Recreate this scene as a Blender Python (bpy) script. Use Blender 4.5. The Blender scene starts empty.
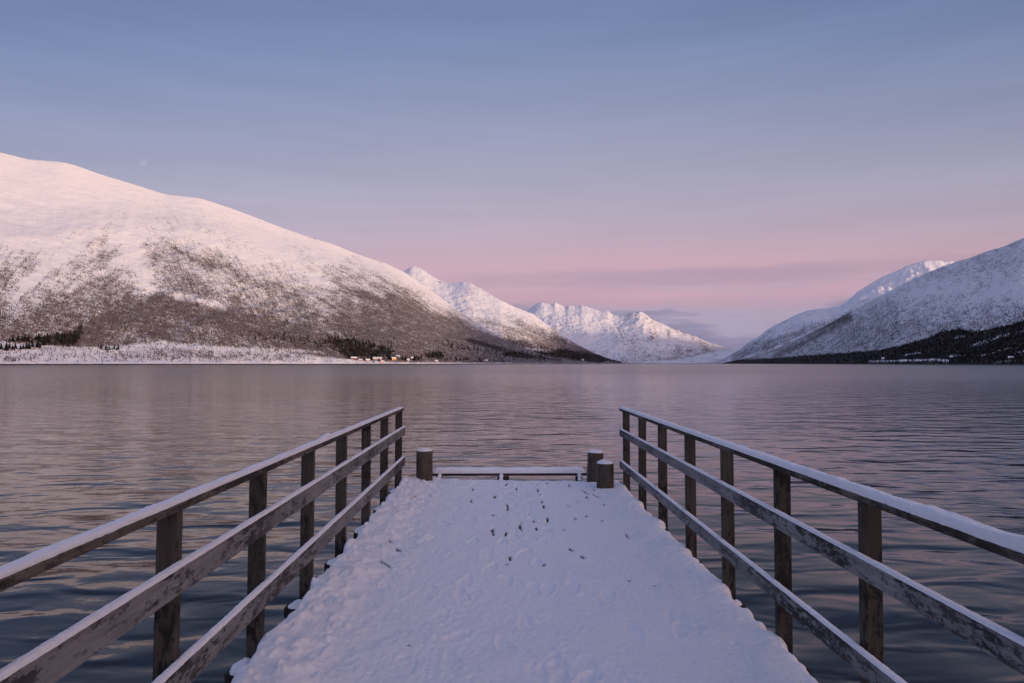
import bpy, math, random
import numpy as np

R = math.radians
random.seed(7)
rng = np.random.default_rng(11)
scene = bpy.context.scene
COL = scene.collection

# ------------------------------------------------------------------ camera
EYE = 3.75                      # metres above the water
PITCH, YAW, F = 1.83, -0.84, 683.0
cam_d = bpy.data.cameras.new("camera")
cam_d.sensor_width = 36.0
cam_d.lens = 36.0 * F / 1024.0
cam_d.clip_start = 0.05
cam_d.clip_end = 200000
cam = bpy.data.objects.new("camera", cam_d)
cam.location = (0, 0, EYE)
cam.rotation_euler = (R(90 + PITCH), 0, R(YAW))
COL.objects.link(cam)
scene.camera = cam

# ------------------------------------------------------------------ world
SUN_AZ, SUN_EL = 124.0, 4.5      # azimuth clockwise from +Y (the view direction)
world = bpy.data.worlds.new("World")
scene.world = world
world.use_nodes = True
nt = world.node_tree
nt.nodes.clear()


def srgb(r, g, b):
    def f(c):
        c /= 255.0
        return c / 12.92 if c <= 0.04045 else ((c + 0.055) / 1.055) ** 2.4
    return (f(r), f(g), f(b), 1.0)


def N(tree, kind, **kw):
    n = tree.nodes.new(kind)
    for k, v in kw.items():
        if k == 'inp':
            for i, val in v.items():
                n.inputs[i].default_value = val
        else:
            setattr(n, k, v)
    return n


def math_node(tree, op, a, b=None, c=None, clamp=False):
    n = tree.nodes.new('ShaderNodeMath')
    n.operation = op
    n.use_clamp = clamp
    for i, v in enumerate((a, b, c)):
        if v is None:
            continue
        if isinstance(v, (int, float)):
            n.inputs[i].default_value = v
        else:
            tree.links.new(v, n.inputs[i])
    return n.outputs[0]


def ramp(tree, fac, stops, interp='LINEAR'):
    n = tree.nodes.new('ShaderNodeValToRGB')
    n.color_ramp.interpolation = interp
    els = n.color_ramp.elements
    while len(els) < len(stops):
        els.new(0.5)
    for e, (p, c) in zip(els, stops):
        e.position = p
        e.color = c if len(c) == 4 else (*c, 1)
    if fac is not None:
        tree.links.new(fac, n.inputs[0])
    return n.outputs[0]


def mixrgb(tree, fac, a, b, mode='MIX'):
    n = tree.nodes.new('ShaderNodeMix')
    n.data_type = 'RGBA'
    n.blend_type = mode
    for sock, v in ((n.inputs[0], fac), (n.inputs[6], a), (n.inputs[7], b)):
        if isinstance(v, (int, float)):
            sock.default_value = v
        elif isinstance(v, (tuple, list)):
            sock.default_value = v if len(v) == 4 else (*v, 1)
        else:
            tree.links.new(v, sock)
    return n.outputs[2]


def elpos(y):                    # pixel row straight ahead -> sin(elevation)
    t = (363.3 - y) / F
    return t / math.sqrt(1 + t * t)


tc = N(nt, 'ShaderNodeTexCoord')
nrm = N(nt, 'ShaderNodeVectorMath', operation='NORMALIZE')
nt.links.new(tc.outputs['Generated'], nrm.inputs[0])
sep = N(nt, 'ShaderNodeSeparateXYZ')
nt.links.new(nrm.outputs[0], sep.inputs[0])
# wispy horizontal banding shifts the elevation a little
mp = N(nt, 'ShaderNodeMapping', inp={3: (1.3, 1.3, 22.0)})
nt.links.new(nrm.outputs[0], mp.inputs[0])
nz = N(nt, 'ShaderNodeTexNoise', inp={'Scale': 2.0, 'Detail': 4.0, 'Roughness': 0.55})
nt.links.new(mp.outputs[0], nz.inputs['Vector'])
wob = math_node(nt, 'MULTIPLY_ADD', nz.outputs[0], 0.014, -0.007)
elev = math_node(nt, 'ADD', sep.outputs[2], wob)
x2 = math_node(nt, 'MULTIPLY', sep.outputs[0], sep.outputs[0])
elev = math_node(nt, 'MULTIPLY', elev, math_node(nt, 'MULTIPLY_ADD', x2, 0.6, 1.0))
elev = math_node(nt, 'MULTIPLY_ADD', sep.outputs[0], -0.03, elev)
stops = [(0.0, srgb(150, 150, 178)), (elpos(350), srgb(157, 153, 180)), (elpos(325), srgb(178, 160, 184)),
         (elpos(300), srgb(205, 170, 187)), (elpos(265), srgb(210, 176, 191)), (elpos(230), srgb(192, 176, 195)),
         (elpos(180), srgb(173, 171, 194)), (elpos(110), srgb(150, 158, 190)), (elpos(40), srgb(129, 145, 184)),
         (elpos(0), srgb(120, 136, 177)), (0.72, srgb(106, 124, 168)), (1.0, srgb(108, 124, 168))]
grad = ramp(nt, elev, stops)
# lavender cloud banks low over the fjord: a ragged bank on the horizon and a thin bar above it
mp2 = N(nt, 'ShaderNodeMapping', inp={3: (3.2, 3.2, 24.0), 1: (3.1, 0.4, 0.2)})
nt.links.new(nrm.outputs[0], mp2.inputs[0])
nz2 = N(nt, 'ShaderNodeTexNoise', inp={'Scale': 1.6, 'Detail': 6.0, 'Roughness': 0.55})
nt.links.new(mp2.outputs[0], nz2.inputs['Vector'])
e2 = math_node(nt, 'MULTIPLY_ADD', nz2.outputs[0], 0.05, math_node(nt, 'ADD', sep.outputs[2], -0.025))
bank = ramp(nt, e2, [(0.0, (0.9, 0.9, 0.9)), (elpos(312), (0.85, 0.85, 0.85)), (elpos(303), (0.1, 0.1, 0.1)), (elpos(292), (0.0, 0.0, 0.0)),
                     (elpos(287), (0.32, 0.32, 0.32)), (elpos(279), (0.32, 0.32, 0.32)), (elpos(268), (0, 0, 0)), (1.0, (0, 0, 0))])
azm = ramp(nt, math_node(nt, 'MULTIPLY_ADD', sep.outputs[0], 0.5, 0.5), [(0.40, (0.25, 0.25, 0.25)), (0.60, (1, 1, 1)), (0.70, (1, 1, 1)), (0.80, (0.3, 0.3, 0.3))])
cm = math_node(nt, 'MULTIPLY', bank, azm)
lit = ramp(nt, nz2.outputs[0], [(0.40, srgb(142, 138, 170)), (0.50, srgb(158, 150, 180)), (0.58, srgb(182, 170, 194))])
grad = mixrgb(nt, cm, grad, lit)
# a little darker towards the right, lighter behind the camera where the day is
sidef = math_node(nt, 'ADD', math_node(nt, 'MULTIPLY_ADD', sep.outputs[0], -0.10, 1.0), math_node(nt, 'MULTIPLY', x2, -0.15))
backf = math_node(nt, 'MULTIPLY', math_node(nt, 'MULTIPLY', sep.outputs[1], -1.0, clamp=True), 0.9)
mp5 = N(nt, 'ShaderNodeMapping', inp={3: (1.6, 1.6, 17.0), 2: (0.05, 0.03, 0.0)})
nt.links.new(nrm.outputs[0], mp5.inputs[0])
nz5 = N(nt, 'ShaderNodeTexNoise', inp={'Scale': 1.7, 'Detail': 7.0, 'Roughness': 0.6})
nt.links.new(mp5.outputs[0], nz5.inputs['Vector'])
wisp = math_node(nt, 'MULTIPLY_ADD', nz5.outputs[0], 0.22, -0.11)
ff = math_node(nt, 'ADD', math_node(nt, 'ADD', sidef, wisp), backf)
cc = N(nt, 'ShaderNodeCombineColor')
for i_ in range(3):
    nt.links.new(ff, cc.inputs[i_])
grad = mixrgb(nt, 1.0, grad, cc.outputs[0], 'MULTIPLY')
# warmer air round the low sun, behind the right shoulder of the camera
sd = (math.sin(R(SUN_AZ)) * math.cos(R(SUN_EL)), math.cos(R(SUN_AZ)) * math.cos(R(SUN_EL)), math.sin(R(SUN_EL)))
dot = N(nt, 'ShaderNodeVectorMath', operation='DOT_PRODUCT')
nt.links.new(nrm.outputs[0], dot.inputs[0])
dot.inputs[1].default_value = sd
gl = ramp(nt, dot.outputs['Value'], [(0.35, (0, 0, 0)), (0.8, (0.35, 0.35, 0.35)), (1.0, (1, 1, 1))])
grad = mixrgb(nt, gl, grad, (1.9, 1.15, 0.80, 1))
sky = N(nt, 'ShaderNodeTexSky', sky_type='NISHITA')
sky.sun_disc = False
sky.sun_elevation = R(SUN_EL)
sky.sun_rotation = R(SUN_AZ)
bg1 = N(nt, 'ShaderNodeBackground', inp={1: 1.0})
nt.links.new(grad, bg1.inputs[0])
bg2 = N(nt, 'ShaderNodeBackground', inp={1: 0.05})
nt.links.new(sky.outputs[0], bg2.inputs[0])
mixbg = N(nt, 'ShaderNodeMixShader', inp={0: 0.05})
nt.links.new(bg1.outputs[0], mixbg.inputs[1])
nt.links.new(bg2.outputs[0], mixbg.inputs[2])
wo = N(nt, 'ShaderNodeOutputWorld')
nt.links.new(mixbg.outputs[0], wo.inputs[0])

# ------------------------------------------------------------------ sun
sun_d = bpy.data.lights.new("sun", 'SUN')
sun_d.energy = 3.05
sun_d.angle = R(3.5)
sun_d.color = (1.0, 0.71, 0.49)
sun = bpy.data.objects.new("sun", sun_d)
from mathutils import Vector
sun.rotation_euler = Vector((-sd[0], -sd[1], -sd[2])).to_track_quat('-Z', 'Y').to_euler()
sun.location = (300, -100, 200)
COL.objects.link(sun)

scene.view_settings.view_transform = 'Standard'
scene.view_settings.look = 'None'
scene.view_settings.exposure = 0.0
scene.view_settings.gamma = 1.0
scene.view_settings.use_curve_mapping = False


# ------------------------------------------------------------------ numpy noise
_perm = rng.permutation(512)
_grad3 = rng.normal(size=(512, 3))
_grad3 /= np.linalg.norm(_grad3, axis=1, keepdims=True)


def perlin(x, y, z=0.0):
    x, y, z = np.broadcast_arrays(np.asarray(x, float), np.asarray(y, float), np.asarray(z, float))
    xi, yi, zi = np.floor(x).astype(int), np.floor(y).astype(int), np.floor(z).astype(int)
    xf, yf, zf = x - xi, y - yi, z - zi
    u, v, w = [t * t * t * (t * (t * 6 - 15) + 10) for t in (xf, yf, zf)]
    out = 0.0
    for dx in (0, 1):
        for dy in (0, 1):
            for dz in (0, 1):
                h = _perm[(_perm[(_perm[(xi + dx) & 511] + yi + dy) & 511] + zi + dz) & 511]
                g = _grad3[h]
                d = g[..., 0] * (xf - dx) + g[..., 1] * (yf - dy) + g[..., 2] * (zf - dz)
                out = out + d * (u if dx else 1 - u) * (v if dy else 1 - v) * (w if dz else 1 - w)
    return out * 1.6


def fbm(x, y, z=0.0, octaves=4, gain=0.5, ridged=False):
    s, a, tot, f = 0.0, 1.0, 0.0, 1.0
    for i in range(octaves):
        n = perlin(x * f + 17.3 * i, y * f + 5.1 * i, z * f + 2.7 * i)
        if ridged:
            n = 1 - 2 * np.abs(n)
        s = s + a * n
        tot += a
        a *= gain
        f *= 2.03
    return s / tot


def smooth(a, b, x):
    t = np.clip((x - a) / (b - a), 0, 1)
    return t * t * (3 - 2 * t)


# ------------------------------------------------------------------ objects helpers
def tag(o, label=None, cat=None, group=None, kind=None):
    if label:
        o['label'] = label
    if cat:
        o['category'] = cat
    if group:
        o['group'] = group
    if kind:
        o['kind'] = kind
    return o


def empty(name, loc=(0, 0, 0), rot=(0, 0, 0)):
    o = bpy.data.objects.new(name, None)
    o.empty_display_size = 0.2
    o.location = loc
    o.rotation_euler = rot
    COL.objects.link(o)
    return o


def mesh_np(name, verts, faces, mat=None, parent=None, smooth_shade=True, attrs=None):
    """faces: (n,3) or (n,4) array"""
    me = bpy.data.meshes.new(name)
    verts = np.ascontiguousarray(verts, dtype=np.float32)
    faces = np.ascontiguousarray(faces, dtype=np.int32)
    k = faces.shape[1]
    me.vertices.add(len(verts))
    me.vertices.foreach_set('co', verts.ravel())
    me.loops.add(faces.size)
    me.loops.foreach_set('vertex_index', faces.ravel())
    me.polygons.add(len(faces))
    me.polygons.foreach_set('loop_start', np.arange(0, faces.size, k, dtype=np.int32))
    me.polygons.foreach_set('loop_total', np.full(len(faces), k, dtype=np.int32))
    me.polygons.foreach_set('use_smooth', np.full(len(faces), smooth_shade, dtype=bool))
    me.update(calc_edges=True)
    for an, arr in (attrs or {}).items():
        a = me.attributes.new(an, 'FLOAT', 'POINT')
        a.data.foreach_set('value', np.ascontiguousarray(arr, dtype=np.float32).ravel())
    me.validate()
    if mat:
        me.materials.append(mat)
    o = bpy.data.objects.new(name, me)
    COL.objects.link(o)
    if parent:
        o.parent = parent
    return o


def grid_faces(nu, nv):
    i = np.arange(nu * nv).reshape(nu, nv)
    return np.stack([i[:-1, :-1], i[1:, :-1], i[1:, 1:], i[:-1, 1:]], -1).reshape(-1, 4)


class MB:
    """collects quads and triangles for one mesh"""

    def __init__(self):
        self.v, self.f = [], []

    def add(self, vs, fs):
        b = len(self.v)
        self.v += [tuple(p) for p in vs]
        self.f += [tuple(b + i for i in f) for f in fs]

    def box(self, x0, x1, y0, y1, z0, z1, jit=0.0):
        vs = [(x, y, z) for x in (x0, x1) for y in (y0, y1) for z in (z0, z1)]
        if jit:
            vs = [tuple(c + random.uniform(-jit, jit) for c in p) for p in vs]
        self.add(vs, [(0, 1, 3, 2), (4, 6, 7, 5), (0, 4, 5, 1), (2, 3, 7, 6), (0, 2, 6, 4), (1, 5, 7, 3)])

    def tube(self, p0, p1, r0, r1, n=10, cap=True):
        p0, p1 = Vector(p0), Vector(p1)
        d = (p1 - p0).normalized()
        a = d.orthogonal().normalized()
        b = d.cross(a)
        vs = []
        for p, r in ((p0, r0), (p1, r1)):
            for k in range(n):
                t = 2 * math.pi * k / n
                vs.append(p + a * r * math.cos(t) + b * r * math.sin(t))
        fs = [(k, (k + 1) % n, n + (k + 1) % n, n + k) for k in range(n)]
        if cap:
            fs += [tuple(range(n))[::-1], tuple(range(n, 2 * n))]
        self.add(vs, fs)

    def build(self, name, mat, parent=None, smooth_shade=False, bevel=0.0):
        me = bpy.data.meshes.new(name)
        me.from_pydata(self.v, [], self.f)
        me.materials.append(mat)
        for p in me.polygons:
            p.use_smooth = smooth_shade
        o = bpy.data.objects.new(name, me)
        COL.objects.link(o)
        if parent:
            o.parent = parent
        if bevel:
            m = o.modifiers.new('bevel', 'BEVEL')
            m.width = bevel
            m.segments = 2
            m.limit_method = 'ANGLE'
        return o


# ------------------------------------------------------------------ materials
def new_mat(name):
    m = bpy.data.materials.new(name)
    m.use_nodes = True
    t = m.node_tree
    bs = t.nodes['Principled BSDF']
    return m, t, bs


def link(t, a, b):
    t.links.new(a, b)


def simple_mat(name, col, rough=0.8, var=0.25, scale=3.0):
    m, t, bs = new_mat(name)
    co = N(t, 'ShaderNodeTexCoord')
    n = N(t, 'ShaderNodeTexNoise', inp={'Scale': scale, 'Detail': 5.0})
    link(t, co.outputs['Object'], n.inputs['Vector'])
    a = tuple(c * (1 - var) for c in col)
    b = tuple(min(1, c * (1 + var)) for c in col)
    link(t, ramp(t, n.outputs[0], [(0.35, a), (0.65, b)]), bs.inputs['Base Color'])
    bs.inputs['Roughness'].default_value = rough
    bs.inputs['Specular IOR Level'].default_value = 0.2
    return m


SNOW = (0.80, 0.80, 0.815)


def mountain_mat(name, cell, scrub=(0.12, 0.088, 0.088), rock=(0.13, 0.115, 0.12), tint=SNOW):
    """snow with scrub and rock showing through; cell = size in metres of the finest patches"""
    m, t, bs = new_mat(name)
    co = N(t, 'ShaderNodeTexCoord')
    at = N(t, 'ShaderNodeAttribute', attribute_name='forest')
    ar = N(t, 'ShaderNodeAttribute', attribute_name='rock')
    # fine speckle, tall narrow cells like bare trees
    mp = N(t, 'ShaderNodeMapping', inp={3: (1 / cell, 1 / cell, 0.32 / cell)})
    link(t, co.outputs['Object'], mp.inputs[0])
    n1 = N(t, 'ShaderNodeTexNoise', inp={'Scale': 1.0, 'Detail': 2.0, 'Roughness': 0.6})
    link(t, mp.outputs[0], n1.inputs['Vector'])
    mp3 = N(t, 'ShaderNodeMapping', inp={3: (0.14 / cell, 0.14 / cell, 0.10 / cell)})
    link(t, co.outputs['Object'], mp3.inputs[0])
    n3 = N(t, 'ShaderNodeTexNoise', inp={'Scale': 1.0, 'Detail': 3.0, 'Roughness': 0.6})
    link(t, mp3.outputs[0], n3.inputs['Vector'])
    nn = math_node(t, 'MULTIPLY_ADD', n3.outputs[0], 0.45, math_node(t, 'MULTIPLY', n1.outputs[0], 0.75))
    # nn about 0.6 mean
    thr = math_node(t, 'MULTIPLY_ADD', at.outputs['Fac'], -0.36, 0.725)
    fm = math_node(t, 'SUBTRACT', nn, thr)
    fm = math_node(t, 'MULTIPLY', fm, 4.2, clamp=True)
    # rock
    mp2 = N(t, 'ShaderNodeMapping', inp={3: (0.45 / cell, 0.45 / cell, 0.30 / cell)})
    link(t, co.outputs['Object'], mp2.inputs[0])
    n2 = N(t, 'ShaderNodeTexNoise', inp={'Scale': 1.0, 'Detail': 7.0, 'Roughness': 0.82})
    link(t, mp2.outputs[0], n2.inputs['Vector'])
    thr2 = math_node(t, 'MULTIPLY_ADD', ar.outputs['Fac'], -0.42, 0.78)
    rm = math_node(t, 'SUBTRACT', n2.outputs[0], thr2)
    rm = math_node(t, 'MULTIPLY', rm, 9.0, clamp=True)
    c = mixrgb(t, math_node(t, 'MULTIPLY', fm, 0.9), (*tint, 1), (*scrub, 1))
    c = mixrgb(t, math_node(t, 'MULTIPLY', rm, 0.85), c, (*rock, 1))
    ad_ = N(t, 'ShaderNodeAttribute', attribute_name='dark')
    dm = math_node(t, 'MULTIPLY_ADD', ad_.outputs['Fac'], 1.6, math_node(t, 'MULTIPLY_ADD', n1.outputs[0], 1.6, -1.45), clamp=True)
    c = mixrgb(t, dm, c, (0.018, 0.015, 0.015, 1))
    # wet dark stones along the tide line
    sp = N(t, 'ShaderNodeSeparateXYZ')
    link(t, co.outputs['Object'], sp.inputs[0])
    zz = math_node(t, 'MULTIPLY_ADD', n2.outputs[0], 2.5, -1.2)
    zt = math_node(t, 'ADD', sp.outputs[2], zz)
    tide = math_node(t, 'LESS_THAN', zt, 2.6)
    c = mixrgb(t, tide, c, (0.045, 0.035, 0.035, 1))
    link(t, c, bs.inputs['Base Color'])
    nd = N(t, 'ShaderNodeTexNoise', inp={'Scale': 0.012, 'Detail': 7.0, 'Roughness': 0.62, 'Distortion': 0.4})
    link(t, co.outputs['Object'], nd.inputs['Vector'])
    bpn = N(t, 'ShaderNodeBump', inp={'Strength': 0.5, 'Distance': 16.0})
    link(t, nd.outputs[0], bpn.inputs['Height'])
    link(t, bpn.outputs[0], bs.inputs['Normal'])
    bs.inputs['Roughness'].default_value = 0.95
    bs.inputs['Specular IOR Level'].default_value = 0.1
    return m


m_snow, t_, bs_ = new_mat('trodden_snow')
co = N(t_, 'ShaderNodeTexCoord')
na = N(t_, 'ShaderNodeTexNoise', inp={'Scale': 30.0, 'Detail': 8.0, 'Roughness': 0.7})
link(t_, co.outputs['Object'], na.inputs['Vector'])
nb = N(t_, 'ShaderNodeTexNoise', inp={'Scale': 260.0, 'Detail': 3.0})
link(t_, co.outputs['Object'], nb.inputs['Vector'])
bare = N(t_, 'ShaderNodeAttribute', attribute_name='bare')
bc = ramp(t_, na.outputs[0], [(0.3, (0.85, 0.855, 0.875)), (0.7, (0.92, 0.92, 0.925))])
bc = mixrgb(t_, math_node(t_, 'MULTIPLY', bare.outputs['Fac'], 1.0, clamp=True), bc, (0.02, 0.016, 0.014, 1))
link(t_, bc, bs_.inputs['Base Color'])
bs_.inputs['Roughness'].default_value = 0.7
bs_.inputs['Specular IOR Level'].default_value = 0.25
b1 = N(t_, 'ShaderNodeBump', inp={'Strength': 0.8, 'Distance': 0.016})
link(t_, na.outputs[0], b1.inputs['Height'])
b2 = N(t_, 'ShaderNodeBump', inp={'Strength': 0.35, 'Distance': 0.002})
link(t_, nb.outputs[0], b2.inputs['Height'])
link(t_, b1.outputs[0], b2.inputs['Normal'])
link(t_, b2.outputs[0], bs_.inputs['Normal'])


def wood_mat(name, light, dark, mould=0.5, axis=1, grain=60.0, mould_col=(0.012, 0.011, 0.011)):
    m, t, bs = new_mat(name)
    co = N(t, 'ShaderNodeTexCoord')
    sc = [grain, grain, grain]
    sc[axis] = grain * 0.04
    mp = N(t, 'ShaderNodeMapping', inp={3: tuple(sc)})
    link(t, co.outputs['Object'], mp.inputs[0])
    n = N(t, 'ShaderNodeTexNoise', inp={'Scale': 1.0, 'Detail': 6.0, 'Roughness': 0.65})
    link(t, mp.outputs[0], n.inputs['Vector'])
    c = ramp(t, n.outputs[0], [(0.3, dark), (0.68, light)])
    # blotchy lichen and rot
    sc2 = [24.0, 24.0, 24.0]
    sc2[axis] = 9.0
    mp2 = N(t, 'ShaderNodeMapping', inp={3: tuple(sc2)})
    link(t, co.outputs['Object'], mp2.inputs[0])
    n2 = N(t, 'ShaderNodeTexNoise', inp={'Scale': 1.0, 'Detail': 9.0, 'Roughness': 0.78})
    link(t, mp2.outputs[0], n2.inputs['Vector'])
    n4 = N(t, 'ShaderNodeTexNoise', inp={'Scale': 1.4, 'Detail': 2.0})
    link(t, co.outputs['Object'], n4.inputs['Vector'])
    big = math_node(t, 'MULTIPLY_ADD', n4.outputs[0], 0.5, n2.outputs[0])
    lo = 0.95 - 0.26 * mould
    mm = ramp(t, big, [(lo - 0.02, (0, 0, 0)), (min(0.99, lo + 0.04), (1, 1, 1))])
    c = mixrgb(t, math_node(t, 'MULTIPLY', mm, 0.9), c, (*mould_col, 1))
    # large tonal drift
    n3 = N(t, 'ShaderNodeTexNoise', inp={'Scale': 2.3, 'Detail': 3.0})
    link(t, co.outputs['Object'], n3.inputs['Vector'])
    c = mixrgb(t, ramp(t, n3.outputs[0], [(0.35, (0, 0, 0)), (0.7, (0.6, 0.6, 0.6))]), c, (*[v * 0.75 for v in dark], 1))
    link(t, c, bs.inputs['Base Color'])
    bs.inputs['Roughness'].default_value = 0.85
    bs.inputs['Specular IOR Level'].default_value = 0.2
    bp = N(t, 'ShaderNodeBump', inp={'Strength': 0.6, 'Distance': 0.004})
    link(t, n.outputs[0], bp.inputs['Height'])
    bp2 = N(t, 'ShaderNodeBump', inp={'Strength': 0.5, 'Distance': 0.004})
    link(t, big, bp2.inputs['Height'])
    link(t, bp.outputs[0], bp2.inputs['Normal'])
    link(t, bp2.outputs[0], bs.inputs['Normal'])
    return m


m_rail = wood_mat('weathered_rail_wood', (0.29, 0.278, 0.282), (0.14, 0.133, 0.134), mould=0.66)
m_toprail = wood_mat('mossy_top_rail_wood', (0.20, 0.17, 0.14), (0.075, 0.062, 0.05), mould=0.95)
m_post = wood_mat('dark_post_wood', (0.112, 0.097, 0.077), (0.046, 0.040, 0.032), mould=0.65, axis=2)
m_log = wood_mat('bollard_wood', (0.16, 0.135, 0.10), (0.045, 0.036, 0.026), mould=0.6, axis=2, grain=45)
m_beam = wood_mat('tarred_beam_wood', (0.06, 0.05, 0.045), (0.02, 0.018, 0.016), mould=0.5, axis=0)
m_pile = wood_mat('wet_piling_wood', (0.05, 0.042, 0.035), (0.015, 0.013, 0.012), mould=0.5, axis=2)

# ------------------------------------------------------------------ water
mw, t, bs = new_mat('fjord_water')
co = N(t, 'ShaderNodeTexCoord')


def wnoise(sx, sy, sc, det, rough=0.5, off=(0, 0, 0), dist=0.0):
    mp = N(t, 'ShaderNodeMapping', inp={3: (sx, sy, 1), 1: off, 2: (0, 0, R(8))})
    link(t, co.outputs['Object'], mp.inputs[0])
    n = N(t, 'ShaderNodeTexNoise', inp={'Scale': sc, 'Detail': det, 'Roughness': rough, 'Distortion': dist})
    link(t, mp.outputs[0], n.inputs['Vector'])
    return n.outputs[0]


w1 = wnoise(0.45, 1.0, 0.55, 1.0, 0.45, dist=0.6)
w2 = wnoise(0.5, 1.0, 1.45, 1.0, 0.42, (3, 7, 0), dist=0.6)
w3 = wnoise(0.7, 1.0, 7.0, 2.0, 0.55, (9, 1, 0))
# wind patches
wp = wnoise(0.006, 0.02, 1.0, 3.0, 0.55, (1.3, 2.2, 0))
wpm = ramp(t, wp, [(0.38, (0.55, 0.55, 0.55)), (0.62, (1, 1, 1))])
hh = math_node(t, 'MULTIPLY', w1, 0.12)
hh = math_node(t, 'MULTIPLY_ADD', w2, 0.040, hh)
ln0 = N(t, 'ShaderNodeVectorMath', operation='LENGTH')
link(t, co.outputs['Object'], ln0.inputs[0])
chop = N(t, 'ShaderNodeMapRange', inp={1: 8.0, 2: 45.0, 3: 0.0012, 4: 0.0068})
link(t, ln0.outputs['Value'], chop.inputs[0])
hh = math_node(t, 'MULTIPLY_ADD', w3, chop.outputs[0], hh)
hh = math_node(t, 'MULTIPLY', hh, 1.4)
bp = N(t, 'ShaderNodeBump', inp={'Strength': 1.0, 'Distance': 1.0, 'Filter Width': 0.1})
link(t, hh, bp.inputs['Height'])
link(t, wpm, bp.inputs['Strength'])
link(t, bp.outputs[0], bs.inputs['Normal'])
bs.inputs['Base Color'].default_value = (0.004, 0.006, 0.009, 1)
bs.inputs['IOR'].default_value = 1.27
ln = N(t, 'ShaderNodeVectorMath', operation='LENGTH')
link(t, co.outputs['Object'], ln.inputs[0])
rr_ = N(t, 'ShaderNodeMapRange', inp={1: 12.0, 2: 260.0, 3: 0.04, 4: 0.22})
link(t, ln.outputs['Value'], rr_.inputs[0])
link(t, rr_.outputs[0], bs.inputs['Roughness'])
S = 60000
wv = [(-S, -S, 0), (S, -S, 0), (S, S, 0), (-S, S, 0)]
wb = MB()
wb.add(wv, [(0, 1, 2, 3)])
water = wb.build('water', mw)
tag(water, kind='structure')
sb = MB()
sb.add([(x, y, -7.0) for x, y, z in wv], [(0, 1, 2, 3)])
tag(sb.build('seabed', simple_mat('seabed_mud', (0.03, 0.03, 0.03))), kind='structure')

# ------------------------------------------------------------------ terrain
ca, sa = math.cos(R(PITCH)), math.sin(R(PITCH))


def ray(px, py):
    """azimuth (rad, clockwise from +Y) and tan(elevation) of a direction"""
    px, py = np.asarray(px, float), np.asarray(py, float)
    xc, yc = (px - 512) / F, (341.5 - py) / F
    fy = ca - yc * sa
    fz = sa + yc * ca
    cy, sy = math.cos(R(YAW)), math.sin(R(YAW))
    X = xc * cy - fy * sy
    Y = xc * sy + fy * cy
    return np.arctan2(X, Y), fz / np.hypot(X, Y)


def project(X, Y, Z):
    cy, sy = math.cos(R(YAW)), math.sin(R(YAW))
    xc = X * cy + Y * sy
    fy = -X * sy + Y * cy
    dz = Z - EYE
    d = fy * ca + dz * sa
    up = -fy * sa + dz * ca
    d = np.where(d > 1, d, 1)
    return 512 + F * xc / d, 341.5 - F * up / d


def seg_dist(px, py, x0, y0, x1, y1):
    dx, dy = x1 - x0, y1 - y0
    tt = np.clip(((px - x0) * dx + (py - y0) * dy) / (dx * dx + dy * dy + 1e-9), 0, 1)
    return np.hypot(px - x0 - tt * dx, py - y0 - tt * dy)


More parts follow.
